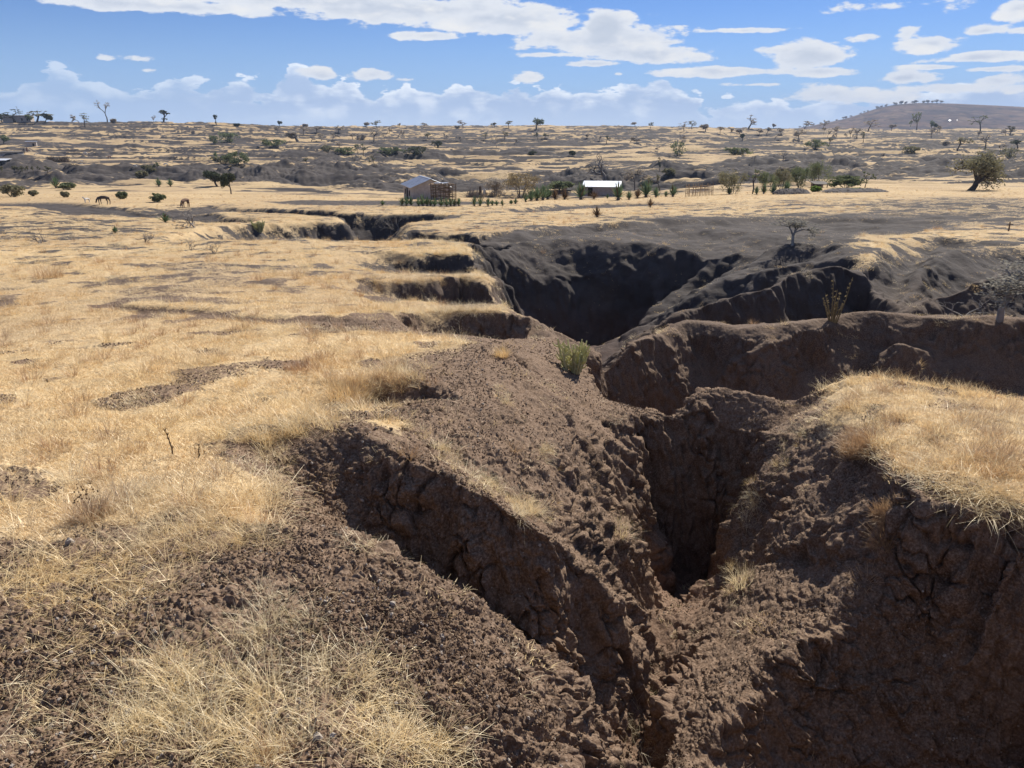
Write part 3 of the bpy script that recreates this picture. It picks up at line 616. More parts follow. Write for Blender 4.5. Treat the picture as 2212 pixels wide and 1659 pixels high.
class MB:
    def __init__(s): s.v = []; s.f = []; s.n = 0
    def add(s, v, f):
        v = np.asarray(v, float); s.v.append(v); s.f += [tuple(int(i)+s.n for i in q) for q in f]; s.n += len(v)
    def box(s, c, d, rz=0., rx=0., ry=0.):
        v = np.array([(x, y, z) for x in (-.5, .5) for y in (-.5, .5) for z in (-.5, .5)])*np.array(d)
        if rx or ry or rz: v = v@np.array(Matrix.Rotation(rz, 3, 'Z')@Matrix.Rotation(ry, 3, 'Y')@Matrix.Rotation(rx, 3, 'X')).T
        s.add(v+np.array(c), [(0, 1, 3, 2), (4, 6, 7, 5), (0, 4, 5, 1), (2, 3, 7, 6), (0, 2, 6, 4), (1, 5, 7, 3)])
    def tube(s, pts, rad, n=6, cap=True):
        pts = np.asarray(pts, float); m = len(pts); rad = np.broadcast_to(rad, (m,)); vs = []; up = np.array([.13, .21, 1.])
        for i in range(m):
            t = pts[min(i+1, m-1)]-pts[max(i-1, 0)]; t /= np.linalg.norm(t)+1e-9
            a = np.cross(t, up)
            if np.linalg.norm(a) < .1: a = np.cross(t, (1., 0, 0))
            a /= np.linalg.norm(a); b = np.cross(t, a)
            for k in range(n):
                w = 2*math.pi*k/n; vs.append(pts[i]+rad[i]*(a*math.cos(w)+b*math.sin(w)))
        fs = [(i*n+k, i*n+(k+1) % n, (i+1)*n+(k+1) % n, (i+1)*n+k) for i in range(m-1) for k in range(n)]
        if cap: fs += [tuple(range(n))[::-1], tuple((m-1)*n+k for k in range(n))]
        s.add(vs, fs)
    def leaves(s, c, spread, n, size, rg, flat=0.):
        """n leaf-sized faces scattered through an ellipsoid"""
        q = rg.normal(size=(n, 3)); q /= np.linalg.norm(q, axis=1)[:, None]; q *= rg.uniform(0, 1, (n, 1))**.45
        p = np.asarray(c)+q*np.asarray(spread)
        a = rg.normal(size=(n, 3)); a[:, 2] *= 1-flat; a /= np.linalg.norm(a, axis=1)[:, None]
        b = np.cross(a, rg.normal(size=(n, 3))); b /= np.linalg.norm(b, axis=1)[:, None]+1e-9
        z = size*rg.uniform(.6, 1.4, (n, 1))
        v = np.stack([p-a*z, p+b*z*.5, p+a*z, p-b*z*.5], 1).reshape(-1, 3)
        s.add(v, np.arange(n*4).reshape(n, 4))
    def lathe(s, prof, n=10, c=(0, 0, 0)):
        vs = [(c[0]+r*math.cos(2*math.pi*k/n), c[1]+r*math.sin(2*math.pi*k/n), c[2]+z) for r, z in prof for k in range(n)]
        m = len(prof); s.add(vs, [(i*n+k, i*n+(k+1) % n, (i+1)*n+(k+1) % n, (i+1)*n+k) for i in range(m-1) for k in range(n)]+[tuple(range(n))[::-1], tuple((m-1)*n+k for k in range(n))])
    def mesh(s, name, mat, smooth=False):
        me = bpy.data.meshes.new(name)
        me.from_pydata(np.concatenate(s.v).tolist() if s.v else [], [], s.f); me.materials.append(mat)
        if smooth: me.polygons.foreach_set('use_smooth', np.ones(len(me.polygons), bool))
        me.update(); return me
    def build(s, name, mat, parent=None, smooth=False):
        o = bpy.data.objects.new(name, s.mesh(name, mat, smooth)); C.objects.link(o)
        if parent is not None: o.parent = parent
        return o

# ------------------------------------------------------------------ materials of the things
def plain(name, c1, c2=None, scale=6., rough=.9, metal=0., spec=.2, bump=0., coord='Object'):
    m, nt = newmat(name); k = NG(nt); b = k.n('ShaderNodeBsdfPrincipled'); tc = k.n('ShaderNodeTexCoord').outputs[coord]
    n = k.noise(tc, scale, 4, .6); k.put(b.inputs['Base Color'], k.mix(k.ss(n, .35, .65), col(*c1), col(*(c2 or [q*.75 for q in c1]))))
    b.inputs['Roughness'].default_value = rough; b.inputs['Metallic'].default_value = metal; b.inputs['Specular IOR Level'].default_value = spec
    if bump:
        bp = k.n('ShaderNodeBump'); bp.inputs['Strength'].default_value = bump; k.put(bp.inputs['Height'], n); nt.links.new(bp.outputs[0], b.inputs['Normal'])
    o = k.n('ShaderNodeOutputMaterial'); nt.links.new(b.outputs[0], o.inputs[0]); return m
def hill_mat():
    m, nt = newmat('hill_slope'); k = NG(nt); P_ = k.n('ShaderNodeTexCoord').outputs['Object']
    a = k.noise(k.vmul(P_, (.006, .01, .03)), 1., 5, .6); b = k.noise(P_, .045, 4, .65); d = k.noise(k.vmul(P_, (.02, .02, .09)), 1., 4, .6)
    c = k.mix(k.ss(a, .38, .62), col(.17, .115, .085), col(.085, .066, .060)); c = k.mix(k.math('MULTIPLY', k.ss(d, .5, .66), .8), c, col(.24, .175, .125)); c = k.mix(k.ss(b, .55, .68), c, col(.030, .032, .028))
    s = k.n('ShaderNodeBsdfDiffuse'); k.put(s.inputs[0], c); o = k.n('ShaderNodeOutputMaterial'); nt.links.new(s.outputs[0], o.inputs[0]); return m
def leafy(name, c1, c2, tr=.3):
    m, nt = newmat(name); k = NG(nt); g = k.n('ShaderNodeNewGeometry')
    cc = k.mix(g.outputs['Random Per Island'], col(*c1), col(*c2))
    d = k.n('ShaderNodeBsdfDiffuse'); k.put(d.inputs[0], cc); t = k.n('ShaderNodeBsdfTranslucent'); k.put(t.inputs[0], cc)
    mx = k.n('ShaderNodeMixShader'); mx.inputs[0].default_value = tr; nt.links.new(d.outputs[0], mx.inputs[1]); nt.links.new(t.outputs[0], mx.inputs[2])
    o = k.n('ShaderNodeOutputMaterial'); nt.links.new(mx.outputs[0], o.inputs[0]); return m
M_bark = plain('bark', (.10, .080, .065), (.06, .05, .042)); M_greybark = plain('grey_bark', (.20, .18, .165), (.12, .108, .10)); M_dead = plain('dead_wood', (.27, .24, .21), (.17, .15, .135))
M_green = leafy('green_leaf', (.125, .15, .075), (.22, .24, .13)); M_dark = leafy('dark_leaf', (.065, .075, .046), (.115, .125, .075), .2)
M_olive = leafy('olive_leaf', (.19, .18, .105), (.30, .275, .17)); M_drab = leafy('drab_leaf', (.33, .285, .235), (.45, .40, .33)); M_bright = leafy('bright_leaf', (.16, .24, .05), (.26, .34, .09), .45)
M_tan = leafy('tan_leaf', (.22, .17, .09), (.33, .26, .14)); M_sisal = leafy('sisal_blade', (.09, .14, .075), (.17, .23, .125), .25); M_sisdry = leafy('dead_blade', (.20, .13, .075), (.13, .085, .05), .2); M_cactus = leafy('cactus', (.50, .49, .24), (.66, .62, .36), .35)
M_mud = plain('mud_wall', (.44, .39, .35), (.36, .315, .28), 3., bump=.2); M_block = plain('block_wall', (.42, .385, .35), (.33, .30, .27), 2.); M_pink = plain('pale_wall', (.40, .335, .30), (.33, .27, .24), 2.)
M_tin = plain('tin_roof', (.55, .57, .60), (.42, .43, .45), 1.5, .38, .75, .5); M_white = plain('bright_roof', (.70, .72, .74), (.58, .60, .62), 1.5, .35, .3, .5); M_dim = plain('dark_opening', (.02, .018, .016)); M_old = plain('old_roof', (.15, .13, .115), (.10, .09, .08), 2.)
M_stick = plain('stick', (.16, .115, .08), (.10, .072, .05)); M_wood = plain('pale_stick', (.40, .29, .18), (.28, .20, .12)); M_rag = plain('white_sack', (.75, .75, .73))
M_donk = plain('donkey_coat', (.11, .085, .07), (.075, .06, .052), 4.); M_cow = plain('brown_coat', (.20, .125, .085), (.14, .09, .065), 4.); M_goatw = plain('white_coat', (.70, .67, .62)); M_goatb = plain('dark_coat', (.12, .09, .07), (.30, .22, .15), 3.)
M_skin = plain('dark_skin', (.06, .038, .026)); M_cloth = plain('dark_cloth', (.05, .045, .06)); M_cloth2 = plain('red_cloth', (.16, .06, .05))
M_hill = hill_mat(); M_peb = plain('pebble', (.42, .37, .31), (.26, .21, .17), 40.)

# ------------------------------------------------------------------ growing things
def grow(mb, p, d, ln, r, depth, rg, spread=.6, up=.15, kids=(2, 4), bend=.25, tips=None, n=5, shrink=.68):
    pts = [np.array(p, float)]; d = np.array(d, float); d /= np.linalg.norm(d); m = 4 if depth else 3
    for i in range(m):
        d = d+rg.normal(0, bend, 3)*.5; d[2] += up*.3; d /= np.linalg.norm(d); pts.append(pts[-1]+d*ln/m)
    r1 = r*(.62 if depth else .3); mb.tube(pts, np.linspace(r, r1, m+1), n, cap=False)
    if depth == 0:
        if tips is not None: tips.append((pts[-1], d, ln))
        return
    if tips is not None and depth == 1: tips.append((pts[2], d, ln))
    k = rg.integers(*kids); a0 = rg.uniform(0, 6.28)
    for j in range(k):
        a = a0+6.283*j/k+rg.normal(0, .4); t = np.cross(d, (math.cos(a), math.sin(a), .31)); t /= np.linalg.norm(t)+1e-9
        nd = d*math.cos(spread)+t*math.sin(spread)*rg.uniform(.7, 1.25); st = pts[-1] if j else pts[-1]
        if j == k-1 and k > 2: st = pts[-2]
        grow(mb, st, nd, ln*shrink*rg.uniform(.75, 1.2), r1, depth-1, rg, spread, up, kids, bend, tips, n, shrink)
def fit(parts, Hh, Ww):
    """scale the grown parts together to the wanted height and spread"""
    v = np.concatenate([np.concatenate(m.v) for m in parts if m.v]); h = v[:, 2].max(); w = max(np.ptp(v[:, 0]), np.ptp(v[:, 1]))
    for m in parts: m.v = [q*np.array([Ww/w, Ww/w, Hh/h]) for q in m.v]
def make_tree(kind, Hh, Ww, seed, leaf, far):
    rg = np.random.default_rng(seed); T, K = MB(), MB(); tips = []; ls = max(.022, far*.0010); cut = 3 if far < 200 else 2
    nl = int({True: 30, False: 8}[far < 200])
    th = rg.uniform(.03, .05)
    if kind == 'umbrella':
        grow(T, (0, 0, 0), (rg.normal(0, .15), rg.normal(0, .15), 1), .46, th, 2 if far > 200 else 3, rg, .78, -.02, (3, 5), .22, tips, 5, .62)
        for p, d, l in tips: K.leaves(p+np.array([0, 0, .03]), (.14, .14, .022), nl, ls/Hh*.8, rg, .7)
    elif kind == 'round':
        grow(T, (0, 0, 0), (rg.normal(0, .08), 0, 1), .36, th*1.1, 2 if far > 200 else 3, rg, .7, .1, (3, 5), .25, tips, 5, .66)
        for p, d, l in tips: K.leaves(p, (.13, .13, .11), int(nl*1.7), ls/Hh, rg)
    elif kind == 'leaning':
        grow(T, (0, 0, 0), (.66, .05, .72), .20, .045, 4, rg, .68, .16, (3, 5), .3, tips, 6, .80)
        for p, d, l in tips: K.leaves(p, (.10, .10, .085), 15, ls/Hh*.8, rg)
    elif kind == 'sparse':
        grow(T, (0, 0, 0), (rg.normal(0, .2), rg.normal(0, .1), 1), .42, th*.8, 3, rg, .55, .12, (2, 4), .4, tips, 5, .68)
        for p, d, l in tips: K.leaves(p, (.06, .06, .04), max(5, nl//2), ls/Hh*.8, rg)
    elif kind == 'column':
        grow(T, (0, 0, 0), (0, 0, 1), .55, th*1.2, 1, rg, .35, .3, (4, 6), .1, tips, 6, .55)
        for p, d, l in tips: K.leaves(p, (.13, .13, .10), nl*2, ls/Hh, rg)
        K.leaves((0, 0, .85), (.2, .2, .16), nl*3, ls/Hh, rg)
    elif kind == 'bush':
        for j in range(rg.integers(5, 9)):
            a = rg.uniform(0, 6.28); grow(T, (.12*math.cos(a), .12*math.sin(a), 0), (math.cos(a)*.55, math.sin(a)*.55, 1), .5, .016, 1 if far > 150 else 2, rg, .5, .2, (2, 4), .3, tips, 4, .6)
        for p, d, l in tips: K.leaves(p, (.17, .17, .14), nl, ls/Hh, rg)
        for j in range(9): a = rg.uniform(0, 6.28); q = rg.uniform(.3, .62); K.leaves((q*math.cos(a), q*math.sin(a), rg.uniform(.2, .8)), (.24, .24, .2), nl*2, ls/Hh, rg)
        K.leaves((0, 0, .4), (.45, .45, .38), nl*4, ls/Hh, rg)
    elif kind == 'bare':
        for j in range(rg.integers(3, 6)):
            a = rg.uniform(0, 6.28); grow(T, (.04*math.cos(a), .04*math.sin(a), 0), (math.cos(a)*.8, math.sin(a)*.8, .8), .34, .026, 2, rg, .6, .1, (2, 4), .5, tips, 4, .72)
        for p, d, l in tips: grow(K, p, d, l*.8, .010, 1, rg, .7, .1, (3, 6), .6, None, 3, .6)
    elif kind == 'dead':
        grow(T, (0, 0, 0), (-.45, .1, 1), .34, .055, 3, rg, .75, .12, (2, 4), .65, tips, 6, .78)
        for p, d, l in tips: grow(K, p, d, l*.8, .010, 1, rg, .7, .1, (1, 3), .7, None, 4, .6)
    fit([T, K], Hh, Ww); return T, K
M_ash = leafy('ash_leaf', (.25, .235, .20), (.37, .345, .29), .35); M_palebark = plain('pale_bark', (.30, .275, .245), (.20, .18, .16))
LEAF = {'a': M_ash, 'g': M_green, 'd': M_dark, 'o': M_olive, 'r': M_drab, 'b': M_bright, 't': M_tan, 'w': M_dead}
def tree(name, kind, u, v, hpx, wpx, leaf, label, cat='tree', group=None, seed=None, crown='crown', bark=None, p=None, rz=0.):
    p = hit(u, v) if p is None else p; k = m_per_px(p); far = float(np.hypot(p[0], p[1]))
    T, K = make_tree(kind, hpx*k*(1.12 if kind == 'bush' else 1), wpx*k*(1.45 if kind == 'bush' else 1.15), seed if seed is not None else int(u*7+v*131) % 99991, leaf, far)
    e = empty(name, (p[0], p[1], p[2]-.02*hpx*k), label, cat, group, rz)
    if kind in ('bare', 'dead'):                                  # leafless: trunk, limbs and twigs are one branching mesh
        if K.v: T.add(np.concatenate(K.v), K.f)
    else: K.build(crown, LEAF[leaf], e)
    T.build({'bush': 'stems', 'bare': 'branches', 'dead': 'trunk_and_limbs'}.get(kind, 'trunk'), bark or (M_dead if kind in ('bare', 'dead') else M_greybark if leaf in 'ra' else M_bark), e, True)
    return e
def Z1(x, y): return x*.248, 192+y*.248
def Z2(x, y): return 548.6+x*.248, 192+y*.248
def Z3(x, y): return 1097+x*.248, 192+y*.248
def Z4(x, y): return 1645.8+x*.256, 192+y*.256
ZS = (None, (Z1, .248), (Z2, .248), (Z3, .248), (Z4, .256))

def build_trees():
    # zone, base x, base y, height, width (pixels of the enlarged survey), kind, leaf, name, label
    for z, x, y, h, w, kind, leaf, nm, lab in TREES:
        f, s = ZS[z]; u, v = f(x, y)
        tree(nm, kind, u, v, h*s, w*s, leaf, lab, 'shrub' if 'shrub' in nm or 'bush' in nm else 'tree')
    # small thorn trees scattered over the far slope
    for i, (z, x, y, h, w, kind, leaf) in enumerate(SLOPE):
        f, s = ZS[z]; u, v = f(x, y)
        side = 'left of centre above the badlands' if z < 3 else ('above the white-roofed hut' if z == 3 else 'towards the right hand hill')
        tree('thorn_tree', kind, u, v, h*s, w*s, leaf, {'r': 'small grey brown thorn tree ', 'o': 'small olive green thorn tree ', 'g': 'small green tree ', 'd': 'small dark green tree '}[leaf]+'on the far slope '+side, 'tree', 'thorn trees scattered on the far slope '+side)
TREES = [
 (1, 1890, 852, 145, 165, 'round', 'd', 'round_tree', 'dark dense round tree, the wider left one of a pair in the field'),
 (1, 2013, 916, 190, 118, 'round', 'd', 'round_tree', 'dark round tree on a clear thick trunk, right one of a pair in the field'),
 (4, 1758, 858, 365, 420, 'leaning', 'o', 'leaning_tree', 'big olive green tree leaning on its slanted trunk at the far right'),
 (3, 852, 822, 265, 330, 'dead', 'w', 'dead_tree', 'leafless dead tree with twisted pale limbs behind the white roof'),
 (3, 1106, 882, 215, 200, 'umbrella', 'r', 'umbrella_tree', 'grey brown flat-topped dry tree right of the white-roofed hut'),
 (3, 1325, 890, 150, 110, 'sparse', 'o', 'slender_tree', 'slender olive tree between the sisal plants and the stick fence'),
 (3, 1325, 715, 120, 60, 'sparse', 'd', 'slender_tree', 'thin dark tree standing in the gullied ground above the stick fence'),
 (3, 455, 885, 80, 200, 'bush', 'g', 'green_bush', 'low green bush left of the white-roofed hut'),
 (3, 120, 935, 195, 250, 'bush', 't', 'dry_bush', 'large straw coloured bush by the left sisal clump'),
 (2, 2120, 930, 150, 200, 'bush', 'r', 'dry_bush', 'greyish leafless looking bush right of the stick pen'),
 (3, 1400, 755, 60, 90, 'bush', 'o', 'green_bush', 'small round olive bush below the thin dark tree'),
 (3, 1955, 915, 190, 220, 'bush', 'o', 'green_bush', 'broad olive bush at the right end of the stick fence'),
 (3, 2130, 915, 210, 150, 'sparse', 'g', 'slender_tree', 'green tree with several thin trunks in the bush belt'),
 (4, 45, 860, 150, 150, 'bush', 'g', 'green_bush', 'green bush in the belt over the upright sisal blades'),
 (4, 165, 850, 165, 150, 'bush', 'o', 'green_bush', 'olive bush under the flat thorn tree in the bush belt'),
 (4, 200, 750, 95, 150, 'umbrella', 'r', 'umbrella_tree', 'drab flat-topped thorn tree rising out of the bush belt'),
 (4, 320, 835, 165, 170, 'bush', 'g', 'green_bush', 'green bush left of the tallest bush in the belt'),
 (4, 470, 820, 195, 210, 'bush', 'g', 'green_bush', 'tallest and densest green bush of the belt, by the dark shelter'),
 (4, 710, 835, 100, 230, 'bush', 'g', 'green_bush', 'low wide green bush right of the dark shelter'),
 (4, 868, 835, 140, 115, 'sparse', 'g', 'slender_tree', 'lone slender green tree at the right end of the bush belt'),
 (4, 445, 868, 50, 80, 'bush', 'b', 'bright_shrub', 'small yellow green shrub on the left soil heap'),
 (4, 790, 868, 34, 110, 'bush', 'b', 'bright_shrub', 'low bright green shrub in front of the long soil heap'),
 # left hand fields
 (1, 115, 940, 105, 190, 'bush', 'o', 'green_bush', 'big olive green bush at the left edge above the bare track'),
 (1, 285, 935, 50, 70, 'bush', 'o', 'green_bush', 'smaller green bush right of the big one at the left edge'),
 (1, 585, 880, 60, 120, 'bush', 'g', 'green_bush', 'pale green bush beside the left lone sisal plant'),
 (1, 575, 945, 50, 60, 'bush', 'o', 'green_bush', 'small olive bush in the stubble above the donkey'),
 (1, 1075, 960, 62, 80, 'bush', 'g', 'green_bush', 'small green bush in the stubble right of the donkey'),
 (1, 1375, 985, 75, 110, 'bush', 'g', 'green_bush', 'green shrub group in the stubble left of the brown cow'),
 (1, 35, 485, 85, 90, 'round', 'g', 'round_tree', 'rounded green tree above the huts at the left edge'),
 (1, 1235, 775, 60, 80, 'bush', 'o', 'green_bush', 'olive bush left of the grassy humps'),
 (1, 1300, 725, 60, 80, 'bush', 'o', 'green_bush', 'olive bush above the grassy humps'),
 (1, 1385, 710, 75, 50, 'sparse', 'g', 'slender_tree', 'thin green tree above the grassy humps'),
 (1, 1880, 480, 70, 90, 'bush', 'g', 'green_bush', 'green bush at the left end of the far wooded gully'),
 (1, 1985, 470, 90, 160, 'bush', 'g', 'green_bush', 'dark green bush filling the far wooded gully'),
 (1, 2060, 660, 110, 170, 'bush', 'g', 'green_bush', 'green bush hanging in the dark gully above the tree pair'),
 (1, 1945, 650, 60, 150, 'bush', 'o', 'green_bush', 'olive shrub at the left lip of the dark gully'),
 (2, 160, 500, 60, 160, 'bush', 'g', 'green_bush', 'green bush in the dark gully left of centre'),
 (2, 380, 460, 90, 170, 'round', 'r', 'broad_thorn_tree', 'broad grey brown thorn tree left of centre on the far slope'),
 (2, 640, 550, 55, 90, 'bush', 'o', 'green_bush', 'olive bush on the badlands left of the twin slim trees'),
 (2, 800, 570, 60, 140, 'bush', 'g', 'green_bush', 'green bush in the badlands below the twin slim trees'),
 (2, 905, 570, 90, 60, 'sparse', 'g', 'slender_tree', 'left one of the twin slim green trees in the badlands'),
 (2, 955, 580, 105, 80, 'sparse', 'g', 'slender_tree', 'right one of the twin slim green trees in the badlands'),
 (2, 1430, 575, 70, 180, 'bush', 'd', 'green_bush', 'dark bush along the badland scarp above the house'),
 (2, 1595, 515, 60, 75, 'bush', 'd', 'green_bush', 'round dark bush on the slope above the house'),
 (2, 1180, 570, 60, 180, 'bush', 'g', 'green_bush', 'spreading green bush in the badlands above the house'),
 (3, 1490, 580, 110, 140, 'bush', 'g', 'green_bush', 'large green bush in the gully right of the dead tree'),
 (3, 2000, 575, 60, 180, 'bush', 'g', 'green_bush', 'long green bush in the right hand gullies'),
 (3, 2045, 450, 60, 60, 'round', 'd', 'round_tree', 'small dark round tree high on the right slope'),
 (4, 440, 500, 70, 150, 'bush', 'g', 'green_bush', 'green bush in the hollow below the right hand hill'),
 (4, 1250, 545, 60, 110, 'bush', 'o', 'green_bush', 'olive bush on the gullied slope left of the leaning tree'),
 (4, 2090, 590, 90, 120, 'bush', 'o', 'green_bush', 'olive bush behind the leaning tree at the right edge'),
 # skyline, from the left
 (1, 20, 292, 75, 90, 'round', 'd', 'round_tree', 'dark tree at the left edge against the hilltop house'),
 (1, 130, 293, 112, 180, 'umbrella', 'd', 'umbrella_tree', 'dark spreading tree in front of the hilltop house'),
 (1, 268, 290, 70, 80, 'round', 'g', 'round_tree', 'green round tree at the right corner of the hilltop house'),
 (1, 325, 290, 98, 200, 'umbrella', 'o', 'umbrella_tree', 'widest flat-topped tree of the hilltop grove'),
 (1, 395, 290, 78, 85, 'round', 'd', 'round_tree', 'dark leaning tree ending the hilltop grove on the right'),
 (1, 742, 335, 120, 110, 'umbrella', 'o', 'umbrella_tree', 'flat-topped tree standing just below the left skyline'),
 (1, 690, 290, 66, 70, 'sparse', 'r', 'slender_tree', 'thin tree behind the flat-topped one on the left skyline'),
 (1, 935, 285, 180, 140, 'sparse', 'r', 'tall_bare_tree', 'tallest sparse bare tree on the left skyline'),
 (1, 990, 290, 30, 40, 'bush', 'r', 'dry_bush', 'small shrub right of the tall bare tree on the skyline'),
 (1, 1335, 292, 62, 36, 'sparse', 'r', 'slender_tree', 'faint small tree left of the mushroom shaped tree'),
 (1, 1425, 292, 106, 96, 'column', 'd', 'candelabra_tree', 'dark mushroom shaped tree on the left skyline'),
 (1, 1885, 316, 92, 45, 'column', 'd', 'candelabra_tree', 'narrow two-tiered dark tree on the skyline'),
 (1, 2062, 318, 18, 44, 'bush', 'd', 'dark_bush', 'low dark bush on the skyline right of the two-tiered tree'),
 (2, 223, 323, 47, 46, 'round', 'd', 'dark_bush', 'square dark bush on the skyline'),
 (2, 450, 328, 22, 44, 'bush', 'r', 'dry_bush', 'low brown bush on the skyline right of the square one'),
 (2, 975, 332, 44, 62, 'round', 'r', 'dark_bush', 'brown rounded bush on the skyline beside a flat thorn tree'),
 (2, 1075, 345, 70, 84, 'umbrella', 'o', 'umbrella_tree', 'flat thorn tree right of the brown rounded skyline bush'),
 (2, 1268, 335, 36, 30, 'umbrella', 'r', 'umbrella_tree', 'tiny flat thorn tree on the middle skyline'),
 (2, 1480, 338, 42, 72, 'umbrella', 'r', 'umbrella_tree', 'wide leaning thorn tree on the skyline over the house'),
 (2, 1770, 344, 24, 40, 'bush', 'r', 'dry_bush', 'brown bush at the foot of a skyline thorn tree'),
 (2, 1820, 342, 68, 86, 'umbrella', 'r', 'umbrella_tree', 'clear flat-topped thorn tree right of the house on the skyline'),
 (2, 2095, 338, 44, 58, 'umbrella', 'o', 'umbrella_tree', 'small round-topped thorn tree on the skyline'),
 (3, 10, 338, 60, 70, 'umbrella', 'o', 'umbrella_tree', 'flat thorn tree left of the leafy skyline tree'),
 (3, 248, 350, 98, 98, 'round', 'g', 'leafy_tree', 'leafy tree with a dark trunk on the middle skyline'),
 (3, 1108, 325, 36, 58, 'umbrella', 'r', 'umbrella_tree', 'pale small umbrella tree on the skyline above the dry tree'),
 (3, 1242, 345, 52, 46, 'umbrella', 'o', 'umbrella_tree', 'small olive thorn tree just below the middle skyline'),
 (3, 1535, 372, 86, 90, 'umbrella', 'r', 'umbrella_tree', 'left one of two spreading thorn trees below the skyline'),
 (3, 1603, 352, 74, 80, 'umbrella', 'o', 'umbrella_tree', 'right one of two spreading thorn trees below the skyline'),
 (3, 1720, 370, 66, 90, 'round', 'r', 'thorn_tree', 'rounded grey thorn tree below the skyline right of the two'),
 (3, 2097, 345, 116, 118, 'umbrella', 'r', 'umbrella_tree', 'tall clean flat-topped acacia on the right skyline'),
 (4, 100, 300, 40, 36, 'round', 'r', 'small_tree', 'small round tree on the skyline where the hill begins'),
 (4, 360, 318, 64, 80, 'umbrella', 'r', 'umbrella_tree', 'pale umbrella tree at the foot of the hill'),
 (4, 515, 340, 75, 70, 'umbrella', 'r', 'umbrella_tree', 'grey thorn tree under the left shoulder of the hill'),
 (4, 895, 358, 96, 130, 'umbrella', 'r', 'umbrella_tree', 'broad grey thorn tree below the middle of the hill'),
 (4, 1095, 355, 55, 75, 'umbrella', 'r', 'umbrella_tree', 'light thorn tree right of the broad grey one'),
 (4, 1305, 345, 146, 78, 'round', 'g', 'leafy_tree', 'tall narrow green tree against the hill'),
 (4, 1430, 318, 72, 56, 'round', 'g', 'leafy_tree', 'green tree left of the tin roofs on the hill'),
 (4, 1470, 312, 52, 50, 'round', 'd', 'leafy_tree', 'dark green tree close to the tin roofs on the hill'),
 (4, 1845, 362, 134, 140, 'umbrella', 'g', 'leafy_tree', 'spreading green tree against the right end of the hill'),
 (4, 1430, 415, 90, 95, 'umbrella', 'r', 'umbrella_tree', 'dark stemmed thorn tree below the narrow green tree'),
 (4, 2092, 392, 78, 120, 'umbrella', 'd', 'umbrella_tree', 'dark flat tree at the right edge below the hill'),
]
SLOPE = [
 (2, 215, 400, 75, 60, 'sparse', 'r'), (2, 430, 400, 70, 80, 'umbrella', 'r'), (2, 540, 385, 60, 110, 'umbrella', 'r'), (2, 590, 450, 60, 80, 'umbrella', 'r'), (2, 740, 390, 70, 90, 'umbrella', 'r'), (2, 685, 440, 60, 70, 'sparse', 'r'),
 (2, 500, 460, 50, 60, 'umbrella', 'r'), (2, 860, 440, 50, 60, 'umbrella', 'r'), (2, 1045, 460, 100, 110, 'umbrella', 'r'), (2, 940, 440, 50, 90, 'bush', 'r'), (2, 1135, 460, 80, 50, 'sparse', 'r'), (2, 1255, 415, 60, 60, 'sparse', 'r'),
 (2, 1180, 385, 50, 60, 'umbrella', 'r'), (2, 1515, 440, 60, 60, 'umbrella', 'o'), (2, 1655, 445, 60, 50, 'sparse', 'r'), (2, 1800, 460, 55, 60, 'umbrella', 'r'), (2, 2015, 440, 60, 60, 'umbrella', 'o'), (2, 2110, 510, 90, 60, 'sparse', 'r'), (2, 2185, 440, 70, 60, 'umbrella', 'o'), (2, 750, 520, 60, 50, 'sparse', 'r'), (2, 1055, 660, 70, 60, 'sparse', 'o'), (2, 465, 660, 60, 50, 'sparse', 'o'),
 (3, 60, 480, 45, 50, 'sparse', 'r'), (3, 260, 440, 60, 50, 'umbrella', 'd'), (3, 320, 430, 40, 60, 'umbrella', 'o'), (3, 690, 430, 36, 50, 'umbrella', 'r'), (3, 860, 475, 70, 50, 'sparse', 'd'), (3, 800, 450, 40, 30, 'sparse', 'r'), (3, 1065, 465, 50, 70, 'umbrella', 'r'), (3, 1120, 470, 40, 50, 'umbrella', 'r'), (3, 1530, 460, 60, 60, 'umbrella', 'r'), (3, 1850, 390, 60, 80, 'umbrella', 'r'), (3, 1940, 385, 40, 40, 'umbrella', 'r'), (3, 2020, 390, 40, 60, 'round', 'r'), (3, 2190, 400, 50, 60, 'umbrella', 'r'), (3, 1305, 540, 40, 40, 'sparse', 'r'), (3, 2150, 630, 50, 40, 'sparse', 'r'), (3, 210, 580, 40, 60, 'bush', 'd'), (3, 560, 580, 40, 50, 'bush', 'd'),
 (4, 40, 385, 60, 60, 'umbrella', 'r'), (4, 150, 390, 60, 70, 'umbrella', 'r'), (4, 110, 420, 50, 60, 'sparse', 'r'), (4, 310, 430, 90, 100, 'round', 'r'), (4, 520, 385, 60, 40, 'sparse', 'r'), (4, 630, 400, 85, 70, 'umbrella', 'r'), (4, 745, 415, 70, 50, 'umbrella', 'r'), (4, 800, 415, 85, 80, 'umbrella', 'r'), (4, 855, 450, 90, 60, 'sparse', 'o'), (4, 570, 470, 60, 60, 'sparse', 'o'), (4, 780, 425, 40, 30, 'sparse', 'r'), (4, 620, 425, 60, 30, 'sparse', 'r'), (4, 550, 420, 70, 30, 'sparse', 'r'), (4, 705, 420, 50, 30, 'sparse', 'r'), (4, 180, 600, 70, 90, 'umbrella', 'r'), (4, 1500, 370, 60, 60, 'umbrella', 'r'), (4, 1820, 415, 60, 60, 'sparse', 'r'), (4, 1885, 505, 130, 110, 'umbrella', 'r'), (4, 2060, 395, 50, 50, 'umbrella', 'r'), (4, 2010, 525, 60, 60, 'sparse', 'r'), (4, 1550, 480, 40, 50, 'bush', 'r'), (4, 1010, 590, 50, 40, 'sparse', 'r'), (4, 1650, 520, 110, 130, 'sparse', 'o'), (4, 2160, 500, 70, 100, 'umbrella', 'd'),
]

